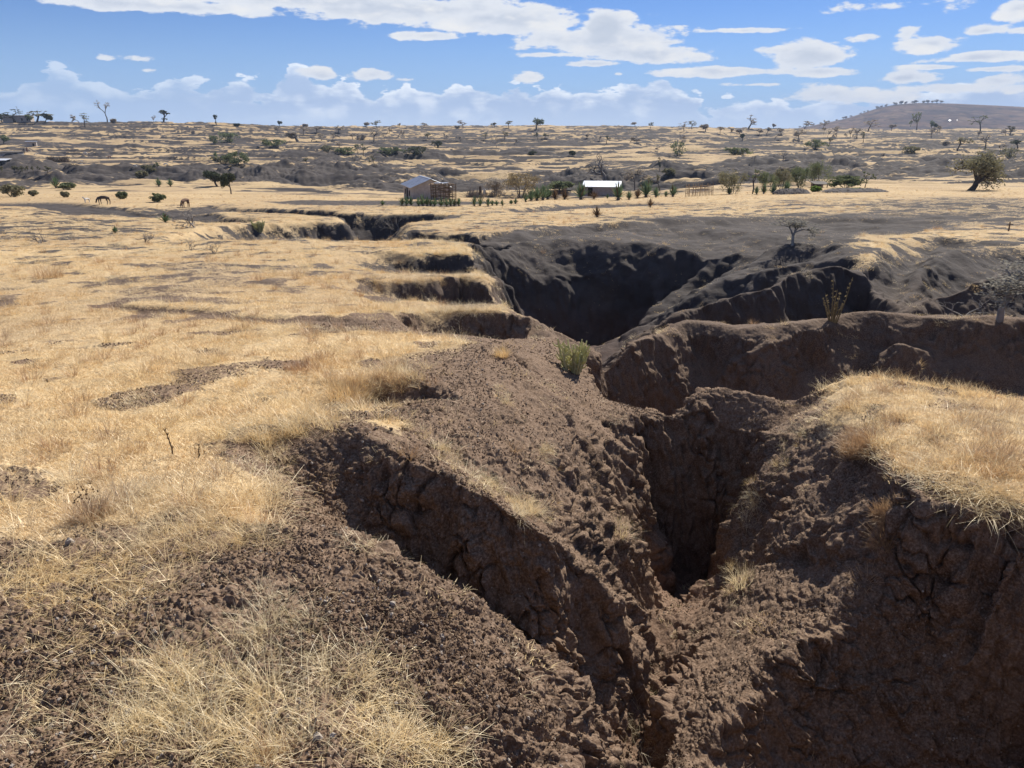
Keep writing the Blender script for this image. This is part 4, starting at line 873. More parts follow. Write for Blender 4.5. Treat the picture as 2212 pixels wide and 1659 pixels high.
# ------------------------------------------------------------------ dry grass
def straw_mat(name, a, b, c):
    m, nt = newmat(name); k = NG(nt)
    oi = k.n('ShaderNodeObjectInfo').outputs['Random']; P_ = k.n('ShaderNodeNewGeometry').outputs['Position']
    n = k.noise(P_, 2.2, 3); n2 = k.noise(P_, .25, 3)
    cc = k.mix(k.ss(k.math('ADD', oi, k.math('MULTIPLY', k.math('SUBTRACT', n, .5), 1.2)), .15, .85), a, b)
    n3 = k.noise(P_, .45, 4, .6); cc = k.mix(k.ss(n2, .46, .66), cc, c); cc = k.mix(k.math('MULTIPLY', k.ss(n3, .48, .66), .7), cc, k.mix(.5, b, col(.62, .54, .42)))
    ri = k.n('ShaderNodeNewGeometry').outputs['Random Per Island']
    cc = k.mix(k.math('MULTIPLY', ri, .5), cc, k.mix(.5, cc, col(.16, .10, .05)))
    d = k.n('ShaderNodeBsdfDiffuse'); k.put(d.inputs[0], cc); t = k.n('ShaderNodeBsdfTranslucent'); k.put(t.inputs[0], cc)
    mx = k.n('ShaderNodeMixShader'); mx.inputs[0].default_value = .48; nt.links.new(d.outputs[0], mx.inputs[1]); nt.links.new(t.outputs[0], mx.inputs[2])
    g = k.n('ShaderNodeBsdfGlossy'); g.inputs['Roughness'].default_value = .45; g.inputs[0].default_value = col(.9, .85, .75)
    m2 = k.n('ShaderNodeMixShader'); m2.inputs[0].default_value = .06; nt.links.new(mx.outputs[0], m2.inputs[1]); nt.links.new(g.outputs[0], m2.inputs[2])
    o = k.n('ShaderNodeOutputMaterial'); nt.links.new(m2.outputs[0], o.inputs[0]); return m
M_straw = straw_mat('straw', col(.80, .57, .28), col(.90, .72, .42), col(.70, .47, .22))
M_pale = straw_mat('pale_straw', col(.88, .68, .36), col(.92, .79, .52), col(.80, .59, .29))
M_rust = straw_mat('rust_straw', col(.44, .26, .13), col(.52, .34, .18), col(.46, .27, .14))
def blades(mb, n, rad, l0, l1, t0, t1, wid, rg, lean=(0, 0), droop=.5, seg=3, wild=False):
    """n bent blades rising from a disc; t0..t1 is their tilt from upright in degrees"""
    a = rg.uniform(0, 2*np.pi, n); rr = rad*np.sqrt(rg.uniform(0, 1, n)); px = rr*np.cos(a); py = rr*np.sin(a)
    az = rg.uniform(0, 6.283, n) if wild else a+rg.normal(0, .9, n); ln = rg.uniform(l0, l1, n); ti = np.radians(rg.uniform(t0, t1, n)); wd = wid*rg.uniform(.6, 1.3, n)
    p = np.stack([px, py, np.full(n, -.012)], 1); sd = np.stack([-np.sin(az), np.cos(az), rg.normal(0, .3, n)], 1); row = []
    for k in range(seg+1):
        f = k/seg; row.append(np.stack([p-sd*(wd*(1-.75*f))[:, None]*.5, p+sd*(wd*(1-.75*f))[:, None]*.5], 1))
        tt = ti+droop*f*rg.uniform(.3, 1.4, n); st = ln/seg
        p = p+np.stack([np.sin(tt)*np.cos(az)*st+lean[0]*st*f, np.sin(tt)*np.sin(az)*st+lean[1]*st*f, np.cos(tt)*st], 1)
        p[:, 2] = np.maximum(p[:, 2], .004)
    v = np.stack(row, 1).reshape(-1, 3); m = 2*(seg+1); o = np.arange(n)[:, None]*m
    f = np.concatenate([o+np.array([2*k, 2*k+1, 2*k+3, 2*k+2])[None] for k in range(seg)])
    mb.add(v, f)
def proto_collection(name, objs):
    c = bpy.data.collections.new(name)
    for o in objs: c.objects.link(o)
    return c
def proto(name, mb, mat): return bpy.data.objects.new(name, mb.mesh(name, mat))
def scatter_object(name, pts, rot, scl, idx, coll, label):
    """one point mesh with a geometry-nodes instancer"""
    me = bpy.data.meshes.new(name); n = len(pts); me.vertices.add(n); me.vertices.foreach_set('co', np.asarray(pts, np.float32).reshape(-1))
    a = me.attributes.new('rot', 'FLOAT_VECTOR', 'POINT'); a.data.foreach_set('vector', np.asarray(rot, np.float32).reshape(-1))
    a = me.attributes.new('scl', 'FLOAT', 'POINT'); a.data.foreach_set('value', np.asarray(scl, np.float32))
    a = me.attributes.new('pick', 'INT', 'POINT'); a.data.foreach_set('value', np.asarray(idx, np.int32))
    o = bpy.data.objects.new(name, me); C.objects.link(o)
    ng = bpy.data.node_groups.new(name, 'GeometryNodeTree'); ng.interface.new_socket('Geometry', in_out='INPUT', socket_type='NodeSocketGeometry'); ng.interface.new_socket('Geometry', in_out='OUTPUT', socket_type='NodeSocketGeometry')
    nn = ng.nodes.new; lk = ng.links.new; gi = nn('NodeGroupInput'); go = nn('NodeGroupOutput')
    ci = nn('GeometryNodeCollectionInfo'); ci.inputs[0].default_value = coll; ci.inputs['Separate Children'].default_value = True; ci.inputs['Reset Children'].default_value = True
    ip = nn('GeometryNodeInstanceOnPoints'); ip.inputs['Pick Instance'].default_value = True
    def at(nm, ty):
        q = nn('GeometryNodeInputNamedAttribute'); q.data_type = ty; q.inputs[0].default_value = nm; return q.outputs[0]
    e = nn('FunctionNodeEulerToRotation'); lk(at('rot', 'FLOAT_VECTOR'), e.inputs[0])
    lk(gi.outputs[0], ip.inputs['Points']); lk(ci.outputs[0], ip.inputs['Instance']); lk(at('pick', 'INT'), ip.inputs['Instance Index']); lk(e.outputs[0], ip.inputs['Rotation']); lk(at('scl', 'FLOAT'), ip.inputs['Scale'])
    lk(ip.outputs[0], go.inputs[0])
    md = o.modifiers.new('scatter', 'NODES'); md.node_group = ng
    tag(o, label, kind='stuff'); return o
def slope_rot(x, y, e=.06):
    r = np.hypot(x, y); e = np.maximum(e, .01*r)
    zx = (Height(x+e, y)[0]-Height(x-e, y)[0])/(2*e); zy = (Height(x, y+e)[0]-Height(x, y-e)[0])/(2*e)
    return zx, zy
def inside(pts, u, v):
    q = np.array(pts, float); ins = np.zeros(len(u), bool)
    for k in range(len(q)):
        a, b = q[k], q[k-1]
        if a[1] == b[1]: continue
        ins ^= ((a[1] > v) != (b[1] > v)) & (u < (b[0]-a[0])*(v-a[1])/(b[1]-a[1])+a[0])
    return ins
def project(x, y, z):
    dc = y*cp-z*sp; return CX+F*x/dc, CY-F*(y*sp+z*cp)/dc
def build_grass():
    rg = np.random.default_rng(21); ps = []
    def pr(nm, mat, *layers):
        mb = MB()
        for l in layers: blades(mb, *l[:-1], rg, **l[-1])
        ps.append(proto(nm, mb, mat))
    # 0-2 short trampled turf, 3-4 standing tuft, 5 long pale arching stems, 6 lying pale straw, 7 rusty tuft
    pr('a_turf', M_straw, (64, .13, .02, .055, 25, 88, .0034, {'droop': .3}))
    pr('b_turf', M_straw, (50, .14, .025, .075, 45, 90, .0034, {'droop': .2, 'seg': 2}))
    pr('c_turf', M_pale, (56, .13, .02, .06, 40, 90, .0034, {'droop': .2, 'seg': 2}))
    pr('d_tuft', M_straw, (50, .06, .06, .16, 5, 55, .0030, {'droop': .6}))
    pr('e_tuft', M_pale, (40, .05, .08, .22, 10, 60, .0028, {'droop': .9}))
    pr('f_stems', M_pale, (26, .05, .25, .50, 10, 60, .0030, {'droop': 1.3, 'seg': 5}))
    pr('g_lying', M_pale, (30, .20, .06, .24, 50, 96, .0036, {'droop': .5, 'wild': True, 'seg': 4}))
    pr('h_rusty', M_rust, (80, .06, .06, .17, 5, 65, .0028, {'droop': .5}))
    coll = proto_collection('grass_prototypes', ps)
    X, Y, I, Sc = [], [], [], []
    # meadow turf: as dense as real turf near by, thinning out where single tufts no longer show
    n = 2100000; t = rg.uniform(R(-52), R(60), n); r = np.exp(rg.uniform(math.log(1.3), math.log(110), n))
    area = R(112)*math.log(110/1.3)                                # points per unit of ln r and angle = n/area, density on the ground = n/area/r^2
    want = np.minimum(400, 2300/r**1.4); keep = rg.uniform(0, 1, n) < want*r*r/(n/area)
    x, y = np.sin(t[keep])*r[keep], np.cos(t[keep])*r[keep]; r = r[keep]
    z, g, dep, bad = Height(x, y)
    nz = fbm2(x/.8, y/.8, 3, 31)+.5*pn2(x/.16, y/.16, 33)
    zx, zy = slope_rot(x, y); sl = np.hypot(zx, zy)
    ok = (g+nz*.4 > .46+.25*sst(.6, 1.3, sl)) & (rg.uniform(0, 1, len(x)) < np.clip(g*1.3, .0, 1))
    ok |= (g < .5) & (r < 34) & (rg.uniform(0, 1, len(x)) < (.035+.05*sst(9, 14, r))*np.clip(1+2*nz, 0, 2)) & (sl < 1.1)       # stray tufts on the bare soil
    edge = np.exp(-((g-.6)/.25)**2)*(r < 30)
    tall = fbm2(x/2.6, y/2.6, 3, 35)
    idx = rg.choice([0, 1, 2], len(x), p=[.45, .3, .25])
    q = rg.uniform(0, 1, len(x))
    idx = np.where(q < .01+.16*sst(.1, .45, tall)*sst(3, 7, r)+.14*edge, rg.choice([3, 4, 6], len(x), p=[.5, .3, .2]), idx)
    idx = np.where((q > .985-.03*sst(.1, .4, pn2(x/3, y/3, 37))), 7, idx)
    sc = rg.uniform(.7, 1.25, len(x))*(1+.25*sst(10, 40, r))
    X.append(x[ok]); Y.append(y[ok]); I.append(idx[ok]); Sc.append(sc[ok])
    # stands of long grass: outline in the survey photograph, points, prototypes, scale
    for pts, m, kinds, s0, s1 in LONG:
        q = np.array(pts, float); u = rg.uniform(q[:, 0].min(), q[:, 0].max(), m*4); v = rg.uniform(q[:, 1].min(), q[:, 1].max(), m*4)
        k = inside(pts, u, v); u, v = u[k][:m], v[k][:m]
        dd = np.stack([u-CX, F*cp-(v-CY)*sp, -F*sp-(v-CY)*cp], 1); dd = dd/dd[:, 1:2]; tt = np.geomspace(1.3, 30, 420)
        qx = dd[:, 0:1]*tt; h = dd[:, 2:3]*tt-Height(qx, np.broadcast_to(tt, qx.shape))[0]
        j = np.argmax(h < 0, axis=1); hitm = h[np.arange(len(j)), j] < 0; xx = qx[np.arange(len(j)), j][hitm]; yy = tt[j][hitm]
        X.append(xx); Y.append(yy); I.append(rg.choice(kinds, len(xx))); Sc.append(rg.uniform(s0, s1, len(xx)))
    x, y, i, sc = map(np.concatenate, (X, Y, I, Sc))
    z = Height(x, y)[0]; zx, zy = slope_rot(x, y)
    ks = .75; rot = np.stack([np.arctan(zy)*ks, -np.arctan(zx)*ks, np.zeros(len(x))], 1)
    # tilt with the slope, then spin: fold a random spin into the tilt by quarter choices of the prototype's own symmetry
    rot[:, 2] = rg.uniform(0, 2*np.pi, len(x)); fl = np.hypot(zx, zy) > .35; rot[~fl, :2] *= .3
    ca, sa = np.cos(rot[:, 2]), np.sin(rot[:, 2]); M3 = np.zeros((len(x), 3))
    for a in np.nonzero(fl)[0]:
        e = (Matrix.Rotation(rot[a, 1], 3, 'Y')@Matrix.Rotation(rot[a, 0], 3, 'X')@Matrix.Rotation(rot[a, 2], 3, 'Z')).to_euler('XYZ'); rot[a] = e[:]
    print('grass tufts', len(x))
    scatter_object('dry_grass', np.stack([x, y, z+CZ], 1), rot, sc, i, coll, 'dry straw coloured grass covering the level ground')
LONG = [
 ([(0, 1230), (200, 1240), (330, 1350), (220, 1480), (0, 1420)], 60, [6, 6, 0, 2], .4, .8),
 ([(0, 1420), (180, 1480), (240, 1659), (0, 1659)], 22, [6, 6, 2], .35, .7),
 ([(190, 1420), (420, 1330), (560, 1340), (720, 1480), (690, 1659), (230, 1659)], 95, [6, 6, 6, 5], .4, .75),
 ([(250, 1480), (380, 1440), (560, 1500), (640, 1659), (300, 1659)], 60, [6, 6, 4], .45, .8),
 ([(690, 1460), (800, 1390), (860, 1500), (960, 1600), (1000, 1659), (740, 1659)], 75, [6, 6, 4], .4, .75),
 ([(500, 1240), (620, 1280), (700, 1380), (560, 1380), (480, 1300)], 26, [6, 6, 4], .35, .6),
 ([(230, 1120), (320, 1050), (480, 1070), (590, 1140), (560, 1200), (380, 1200), (250, 1180)], 150, [6, 6, 4], .45, .8),
 ([(0, 1200), (300, 1180), (420, 1260), (300, 1330), (0, 1300)], 120, [6, 6, 0, 2], .5, .9),
 ([(440, 920), (640, 875), (790, 905), (720, 935), (560, 960), (470, 965)], 80, [3, 4, 6], .6, 1.0),
 ([(560, 960), (640, 960), (600, 1040), (590, 1120), (520, 1060)], 40, [4, 6, 6], .5, .9),
 ([(875, 925), (910, 925), (1000, 1000), (1100, 1070), (1190, 1120), (1120, 1120), (980, 1020)], 75, [3, 4, 4, 6], .4, .75),
 ([(1100, 1080), (1130, 1080), (1190, 1130), (1120, 1130)], 16, [5, 4], .35, .5),
 ([(1160, 970), (1200, 960), (1215, 1020), (1180, 1020)], 10, [3, 4], .4, .6),
 ([(1070, 830), (1105, 850), (1110, 885), (1080, 870)], 12, [3, 4], .4, .6),
 ([(1312, 1130), (1340, 1125), (1362, 1160), (1330, 1165)], 10, [5, 4], .35, .5),
 ([(770, 1170), (820, 1180), (900, 1225), (850, 1215)], 16, [6, 4], .4, .6),
 ([(700, 820), (880, 800), (950, 830), (800, 870), (720, 900)], 90, [7, 3, 4], .7, 1.0),
 ([(1740, 900), (1800, 880), (1720, 1000), (1640, 1100), (1600, 1180), (1620, 1040)], 50, [3, 4, 6], .4, .7),
 ([(1570, 1210), (1640, 1230), (1600, 1300), (1560, 1280)], 16, [4, 6], .4, .6),
 ([(1900, 800), (2000, 815), (2212, 865), (2212, 1040), (2000, 1030), (1900, 1000), (1820, 880), (1830, 820)], 330, [3, 3, 4, 7, 0, 1], .6, 1.0),
 ([(2000, 1035), (2110, 1045), (2230, 1075), (2230, 1110), (2100, 1085), (2010, 1065)], 60, [6], .6, .9),
 ([(1895, 1120), (1935, 1110), (1930, 1190), (1900, 1190)], 26, [7], .5, .8),
 ([(1820, 930), (1870, 930), (1880, 990), (1830, 990)], 30, [7], .7, 1.),
 ([(1370, 1440), (1440, 1500), (1440, 1659), (1300, 1659)], 24, [6, 6, 4], .3, .5),
 ([(830, 520), (1000, 520), (1015, 545), (900, 550), (840, 545)], 110, [3, 4], .8, 1.2),
 ([(850, 605), (1040, 597), (1050, 615), (860, 620)], 70, [3, 4], .6, .9),
 ([(820, 664), (1080, 668), (1090, 678), (840, 680)], 70, [4, 3], .7, 1.0),
 ([(900, 550), (1015, 548), (1020, 558), (900, 558)], 44, [3, 4], .7, 1.),
]

# ------------------------------------------------------------------ sisal, aloe, thorn scrub and grass tussocks
def sisal(u, v, hpx, wpx, label, group=None, dry=False, name='sisal_plant', n=44, seed=1):
    p = hit(u, v); k = m_per_px(p); Hh, Ww = hpx*k*1.12, wpx*k*.78; n = int(n*1.4); rg = np.random.default_rng(int(u*13+v)+seed); L_, D_, S_ = MB(), MB(), MB()
    def blade(mb, a, t, ln, wd):
        d = np.array([math.sin(t)*math.cos(a), math.sin(t)*math.sin(a), math.cos(t)]); sd = np.array([-math.sin(a), math.cos(a), 0]); up = np.cross(d, sd)
        pr = [(0, .55), (.25, 1), (.6, .8), (1, .04)]; vs = []
        for f, w in pr:
            c = d*ln*f+np.array([0, 0, .12*Hh])-np.array([0, 0, 1])*ln*.10*f*f*math.sin(t)
            vs += [c-sd*wd*w*.5, c-up*wd*w*.18, c+sd*wd*w*.5]
        mb.add(vs, [(i*3+j, i*3+j+1, i*3+j+4, i*3+j+3) for i in range(3) for j in range(2)])
    for i in range(n):
        t = math.radians(rg.uniform(4, 84)*(.55+.45*i/n)); f = abs(math.sin(t)); ln = rg.uniform(.85, 1.08)/math.sqrt((math.cos(t)/Hh)**2+(f/Ww)**2)
        blade(D_ if (dry or rg.random() < .12) else L_, rg.uniform(0, 6.28), t, ln, max(.085*Hh, .07))
    for i in range(n//3 if dry else n//7): blade(D_, rg.uniform(0, 6.28), math.radians(rg.uniform(85, 112)), Ww*rg.uniform(.5, .8), .07*Hh)
    S_.lathe([(.10*Hh, -.05*Hh), (.09*Hh, .10*Hh), (.05*Hh, .2*Hh)], 8)
    e = empty(name, p, label, 'plant', group); S_.build('stump', M_greybark, e)
    if L_.v: L_.build('green_blades', M_sisal, e)
    if D_.v: D_.build('dead_blades', M_sisdry, e)
    return e
def build_sisal():
    G1 = 'sisal plants in the row before the house'
    for x, y, h in ((1290, 1018, 66), (1330, 1020, 80), (1370, 1018, 66), (1435, 1022, 66), (1510, 1022, 72), (1540, 1022, 52), (1575, 1024, 72), (1630, 1026, 76), (1680, 1026, 70), (1715, 1022, 66), (1745, 1022, 58), (1785, 1022, 66)):
        u, v = Z2(x, y); sisal(u, v, h*.248, h*.95*.248, 'small grey green sisal in the long row before the grey house', G1, n=30)
    u, v = Z2(1470, 1022); sisal(u, v, 92*.248, 90*.248, 'tallest sisal of the row before the grey house', n=40)
    G2 = 'sisal plants in the short row right of the house'
    for x, y, h in ((1920, 1020, 76), (1970, 1020, 80), (2040, 1022, 66), (2075, 1018, 44), (2115, 1016, 44), (2165, 1016, 44)):
        u, v = Z2(x, y); sisal(u, v, h*.248, h*.248, 'low sisal in the short row between the house and the sisal clump', G2, n=28)
    u, v = Z2(1120, 1015); sisal(u, v, 10, 14, 'pale low sisal alone left of the row before the house', n=26)
    G3 = 'sisal plants in the dense clump'
    for x, y, h in ((155, 985, 66), (205, 980, 92), (255, 975, 104), (305, 970, 112), (345, 965, 100)):
        u, v = Z3(x, y); sisal(u, v, h*.248, h*1.05*.248, 'tall dark green sisal packed in the clump left of the white-roofed hut', G3, n=46)
    for x, y, h, w, lab, dry in ((410, 965, 80, 110, 'withered brown sisal at the right end of the dense clump', True), (495, 965, 85, 100, 'withered brown sisal standing apart right of the dense clump', True),
        (635, 965, 132, 140, 'large green sisal at the left corner of the white-roofed hut', False), (750, 962, 62, 120, 'half dry low sisal in front of the pale hut wall', True), (868, 955, 36, 30, 'tiny sisal by the hut wall', False),
        (962, 970, 135, 130, 'large green sisal at the right corner of the white-roofed hut', False), (1055, 965, 76, 56, 'yellowish smaller sisal right of the hut', False), (1130, 955, 70, 110, 'yellow brown collapsed sisal right of the hut', True),
        (1203, 945, 130, 150, 'wide green sisal below the slender tree', False), (1290, 945, 80, 90, 'dark sisal behind the wide one below the slender tree', False), (1437, 940, 92, 90, 'green sisal left of the stick fence', False),
        (1375, 940, 46, 60, 'small dark sisal between the wide one and the stick fence', False), (30, 1005, 32, 44, 'tiny sisal left of the dense clump', False), (68, 1002, 38, 44, 'small sisal touching the dense clump', False), (1925, 920, 60, 60, 'sisal at the foot of the broad olive bush', False), (2165, 920, 64, 60, 'sisal under the thin-trunked green tree', False)):
        u, v = Z3(x, y); sisal(u, v, h*.248, w*.248, lab, None, dry)
    for x, y, h, w, lab in ((95, 890, 80, 60, 'upright dark sisal below the bush belt, left one'), (15, 885, 70, 60, 'upright dark sisal at the left start of the bush belt'), (200, 870, 84, 90, 'upright dark sisal touching the soil heap'), (610, 830, 40, 70, 'sisal beside the dark shelter')):
        u, v = Z4(x, y); sisal(u, v, h*.256, w*.256, lab)
    for x, y, h, w, lab in ((490, 866, 88, 90, 'lone sisal at the left edge of the stubble field'), (1385, 852, 66, 70, 'left one of two sisals below the grassy humps'), (1487, 852, 58, 66, 'right one of two sisals below the grassy humps'), (1880, 600, 50, 44, 'sisal on the lip of the dark gully')):
        u, v = Z1(x, y); sisal(u, v, h*.248, w*.248, lab)
    sisal(*Z1(1440, 1165), 17, 30, 'dark spiky aloe with one white leaf left of the big thorn shrub', None, False, 'aloe_plant', 34)
    sisal(*Z1(1003, 1258), 13, 14, 'small dark aloe in the dry meadow', None, False, 'aloe_plant', 20)
    sisal(*Z3(775, 1118), 20, 23, 'brown dried aloe with upright leaves on the straw field', None, True, 'aloe_plant', 26)
    sisal(*Z3(1240, 1032), 18, 17, 'short dried brown aloe below the white-roofed hut', None, True, 'aloe_plant', 24)
def cactus(u, v, hpx, wpx, label, seed):
    p = hit(u, v); k = m_per_px(p); rg = np.random.default_rng(seed); B, E = MB(), MB(); Hh, Ww = hpx*k, wpx*k
    for i in range(30):
        a = rg.uniform(0, 6.28); r0 = .25*Ww*math.sqrt(rg.random()); b = np.array([r0*math.cos(a), r0*math.sin(a), -.02]); d = np.array([math.cos(a)*.3, math.sin(a)*.3, 1.]); h = Hh*rg.uniform(.5, .95)
        pts = [b, b+d*h*.35, b+d*h*.7+rg.normal(0, .02*Hh, 3), b+np.array([d[0]*.9, d[1]*.9, 1])*h]
        B.tube(pts, [.035*Hh, .04*Hh, .036*Hh, .018*Hh], 5)
        for j in range(4):
            q = pts[1+j % 2]+rg.normal(0, .03*Hh, 3); aa = rg.uniform(0, 6.28); dd = np.array([math.cos(aa), math.sin(aa), rg.uniform(.3, 1.)])
            E.tube([q, q+dd*.10*Hh, q+dd*.16*Hh+np.array([0, 0, .07*Hh])], [.026*Hh, .024*Hh, .010*Hh], 5)
    e = empty('euphorbia', p, label, 'cactus'); B.build('stems', M_cactus, e); E.build('side_stems', M_cactus, e); return e
def tussock(u, v, hpx, wpx, label, mat, seed, n=260, stems=0):
    p = hit(u, v); k = m_per_px(p); rg = np.random.default_rng(seed); B = MB(); h = hpx*k; w = wpx*k*.5
    blades(B, n, w*.55, h*.45, h*1.05, 0, 62, max(.0035, h*.012), rg, droop=.5)
    e = empty('grass_tussock', p, label, 'grass tuft'); B.build('blades', mat, e)
    if stems:
        Q = MB(); blades(Q, stems, w*.3, h*.9, h*1.35, 0, 35, max(.004, h*.014), rg, droop=.25)
        for i in range(stems*2): a = rg.uniform(0, 6.28); Q.leaves((w*.6*math.cos(a)*rg.random(), w*.6*math.sin(a)*rg.random(), h*rg.uniform(.7, 1.2)), (.02*h, .02*h, .03*h), 6, .035*h, rg)
        Q.build('seed_stems', M_sisdry, e)
    return e
def build_scrub():
    sh = [(*Z1(1765, 1245), 190*.248, 400*.248, 'largest grey leafless thorn shrub on the meadow, beside the gully arm', 5), (*Z1(1270, 1335), 118*.248, 260*.248, 'spreading bare thorn shrub in the middle of the meadow', 6),
          (*Z1(350, 1345), 160*.248, 190*.248, 'bare shrub leaning right at the left side of the meadow', 7), (*Z1(1665, 1410), 105*.248, 200*.248, 'low scraggy bare shrub, left one of a close pair', 8), (*Z1(1870, 1432), 115*.248, 150*.248, 'upright bare shrub, right one of a close pair', 9),
          (2083, 682, 44, 100, 'small bleached bare shrub on the ridge left of the thorn tree', 10), (*Z2(1240, 1240), 40, 56, 'dead branches lying at the head of the gully', 11), (1925, 600, 16, 22, 'tiny bare shrub clinging to the gully edge', 12)]
    for u, v, h, w, lab, sd in sh: tree('thorn_shrub', 'bare', u, v, h, w, 'w', lab, 'shrub', None, sd, bark=M_palebark if v > 560 else M_dead)
    tree('thorn_tree', 'umbrella', 2160, 693, 132, 175, 'a', 'grey thorny tree with a flat crown on the right hand ridge', 'tree', None, 33, bark=M_palebark)
    tree('thorn_tree', 'umbrella', 1711, 531, 60, 100, 'a', 'small pale thorn tree on the bare right bank', 'tree', None, 35, bark=M_palebark)
    cactus(1236, 800, 74, 74, 'pale green branching euphorbia in the mouth of the gully', 3); cactus(*Z2(45, 1245), 29, 28, 'small euphorbia clump on the ledge above the gully arm', 4)
    tussock(197, 1122, 66, 110, 'rusty brown tussock with seed heads at the left foreground', M_rust, 1, 420, 16)
    tussock(1846, 985, 58, 62, 'round rust coloured tussock on the rim of the right mound', M_rust, 2, 380)
    tussock(1916, 1185, 74, 46, 'rusty tussock hanging on the shaded face of the right mound', M_rust, 3, 260)
    tussock(105, 598, 40, 110, 'patch of taller brown grass at the left edge of the meadow', M_rust, 4, 420)
    tussock(652, 800, 34, 130, 'wide brown tussock in the middle of the meadow', M_rust, 5, 420); tussock(848, 795, 34, 90, 'brown tussock near the lip of the third spur', M_rust, 6, 340)
    tussock(745, 868, 66, 110, 'shaggy tussock drooping over the dark scarp', M_straw, 7, 420); tussock(1084, 770, 36, 48, 'pale tussock on the smooth spur near the euphorbia', M_straw, 8, 260)
    tussock(1140, 1105, 46, 86, 'golden tuft spilling right at the end of the grass streak', M_pale, 9, 110); tussock(1335, 1155, 50, 66, 'spiky straw tuft on the edge of the slot', M_pale, 10, 90)
    tussock(822, 1186, 34, 90, 'straw tuft on the crest of the nearest spur', M_pale, 11, 120); tussock(1605, 1265, 60, 80, 'wispy tuft on the left face of the right mound', M_pale, 12, 120)
    # upright stalks on the second ridge
    p = hit(1800, 694); k = m_per_px(p); rg = np.random.default_rng(4); B = MB()
    for a, h in ((-.75, 52), (-.5, 60), (-.2, 92), (-.05, 70), (.05, 44), (.12, 64), (.38, 96), (.5, 40)):
        h *= k; B.tube([(a*.2*h, 0, -.03), (a*.5*h, rg.normal(0, .03)*h, h*.5), (a*.75*h, rg.normal(0, .05)*h, h)], [.012, .009, .003], 5)
        for t in np.linspace(.3, .95, 8): B.leaves((a*(.2+.55*t)*h, 0, t*h), (.02, .02, .02), 3, .02, rg)
    tag(B.build('dry_stalks', M_tan), 'bunch of tall bare stalks on the crest of the long dark ridge', 'plant').location = (p[0], p[1], p[2]+CZ)
    for u, v, h, lab, sd in ((374, 985, 62, 'brown dead flower stalk in the left foreground, left one', 1), (430, 990, 34, 'short leaning brown stalk right of the tall one', 2)):
        p = hit(u, v); k = m_per_px(p); B = MB(); rg = np.random.default_rng(sd); H = h*k; pts = [np.array((.22*H*t*t*(sd*2-3)*.6+rg.normal(0, .015)*H, rg.normal(0, .02)*H, H*t-.01)) for t in np.linspace(0, 1, 7)]; B.tube(pts, np.linspace(.006, .002, 7), 5)
        for q in pts[2:]:
            for r in range(3): a = rg.uniform(0, 6.28); B.tube([q, q+np.array((math.cos(a)*.05, math.sin(a)*.05, .06))*H], [.004, .002], 4); B.leaves(q+np.array((math.cos(a)*.05, math.sin(a)*.05, .07))*H, (.025*H, .025*H, .03*H), 7, .018*H, rg)
        tag(B.build('dead_stalk', M_sisdry), lab, 'plant').location = (p[0], p[1], p[2]+CZ)

# ------------------------------------------------------------------ buildings, pens and fences
def wall_ring(mb, w, d, h, t=.18):
    mb.box((0, -d/2+t/2, h/2), (w, t, h)); mb.box((0, d/2-t/2, h/2), (w, t, h)); mb.box((-w/2+t/2, 0, h/2), (t, d-2*t, h)); mb.box((w/2-t/2, 0, h/2), (t, d-2*t, h))
def tin_slope(mb, x0, z0, x1, z1, y0, y1, pitch=.14, th=.03):
    """corrugated sheet from the eave to the ridge"""
    n = int((y1-y0)/pitch)*2; ys = np.linspace(y0, y1, n+1); off = np.where(np.arange(n+1) % 2, .022, 0)
    up = np.array([-(z1-z0), 0, x1-x0]); up = up/np.linalg.norm(up)*(1 if x1 > x0 else -1); vs = []
    for y, o in zip(ys, off):
        for (x, z) in ((x0, z0), (x1, z1)):
            q = np.array([x, y, z])+up*o; vs += [q, q+up*th]
    fs = []
    for i in range(n): a, b = i*4, i*4+4; fs += [(a+1, a+3, b+3, b+1), (a, b, b+2, a+2), (a, a+1, b+1, b), (a+2, b+2, b+3, a+3)]
    fs += [(0, 2, 3, 1), (n*4, n*4+1, n*4+3, n*4+2)]; mb.add(vs, fs)
def on_base(p, w, d, rz):
    """lowest ground under a footprint"""
    c, s = math.cos(rz), math.sin(rz); return min(zat(p[0]+c*x-s*y, p[1]+s*x+c*y) for x in (-w/2, 0, w/2) for y in (-d/2, 0, d/2))
def window(e, x, y, z, w, h, side):
    f = MB(); s = side; a = .05
    for dz in (-h/2, h/2): f.box((x, y, z+dz), (.09, w+.1, a))
    for dy in (-w/2, w/2): f.box((x, y+dy, z), (.085, a, h-a))
    o = f.build('window', M_stick, e); b = MB(); b.box((x+.02*s, y, z), (.03, w-a, h-a)); b.build('shutter', M_dim, o)
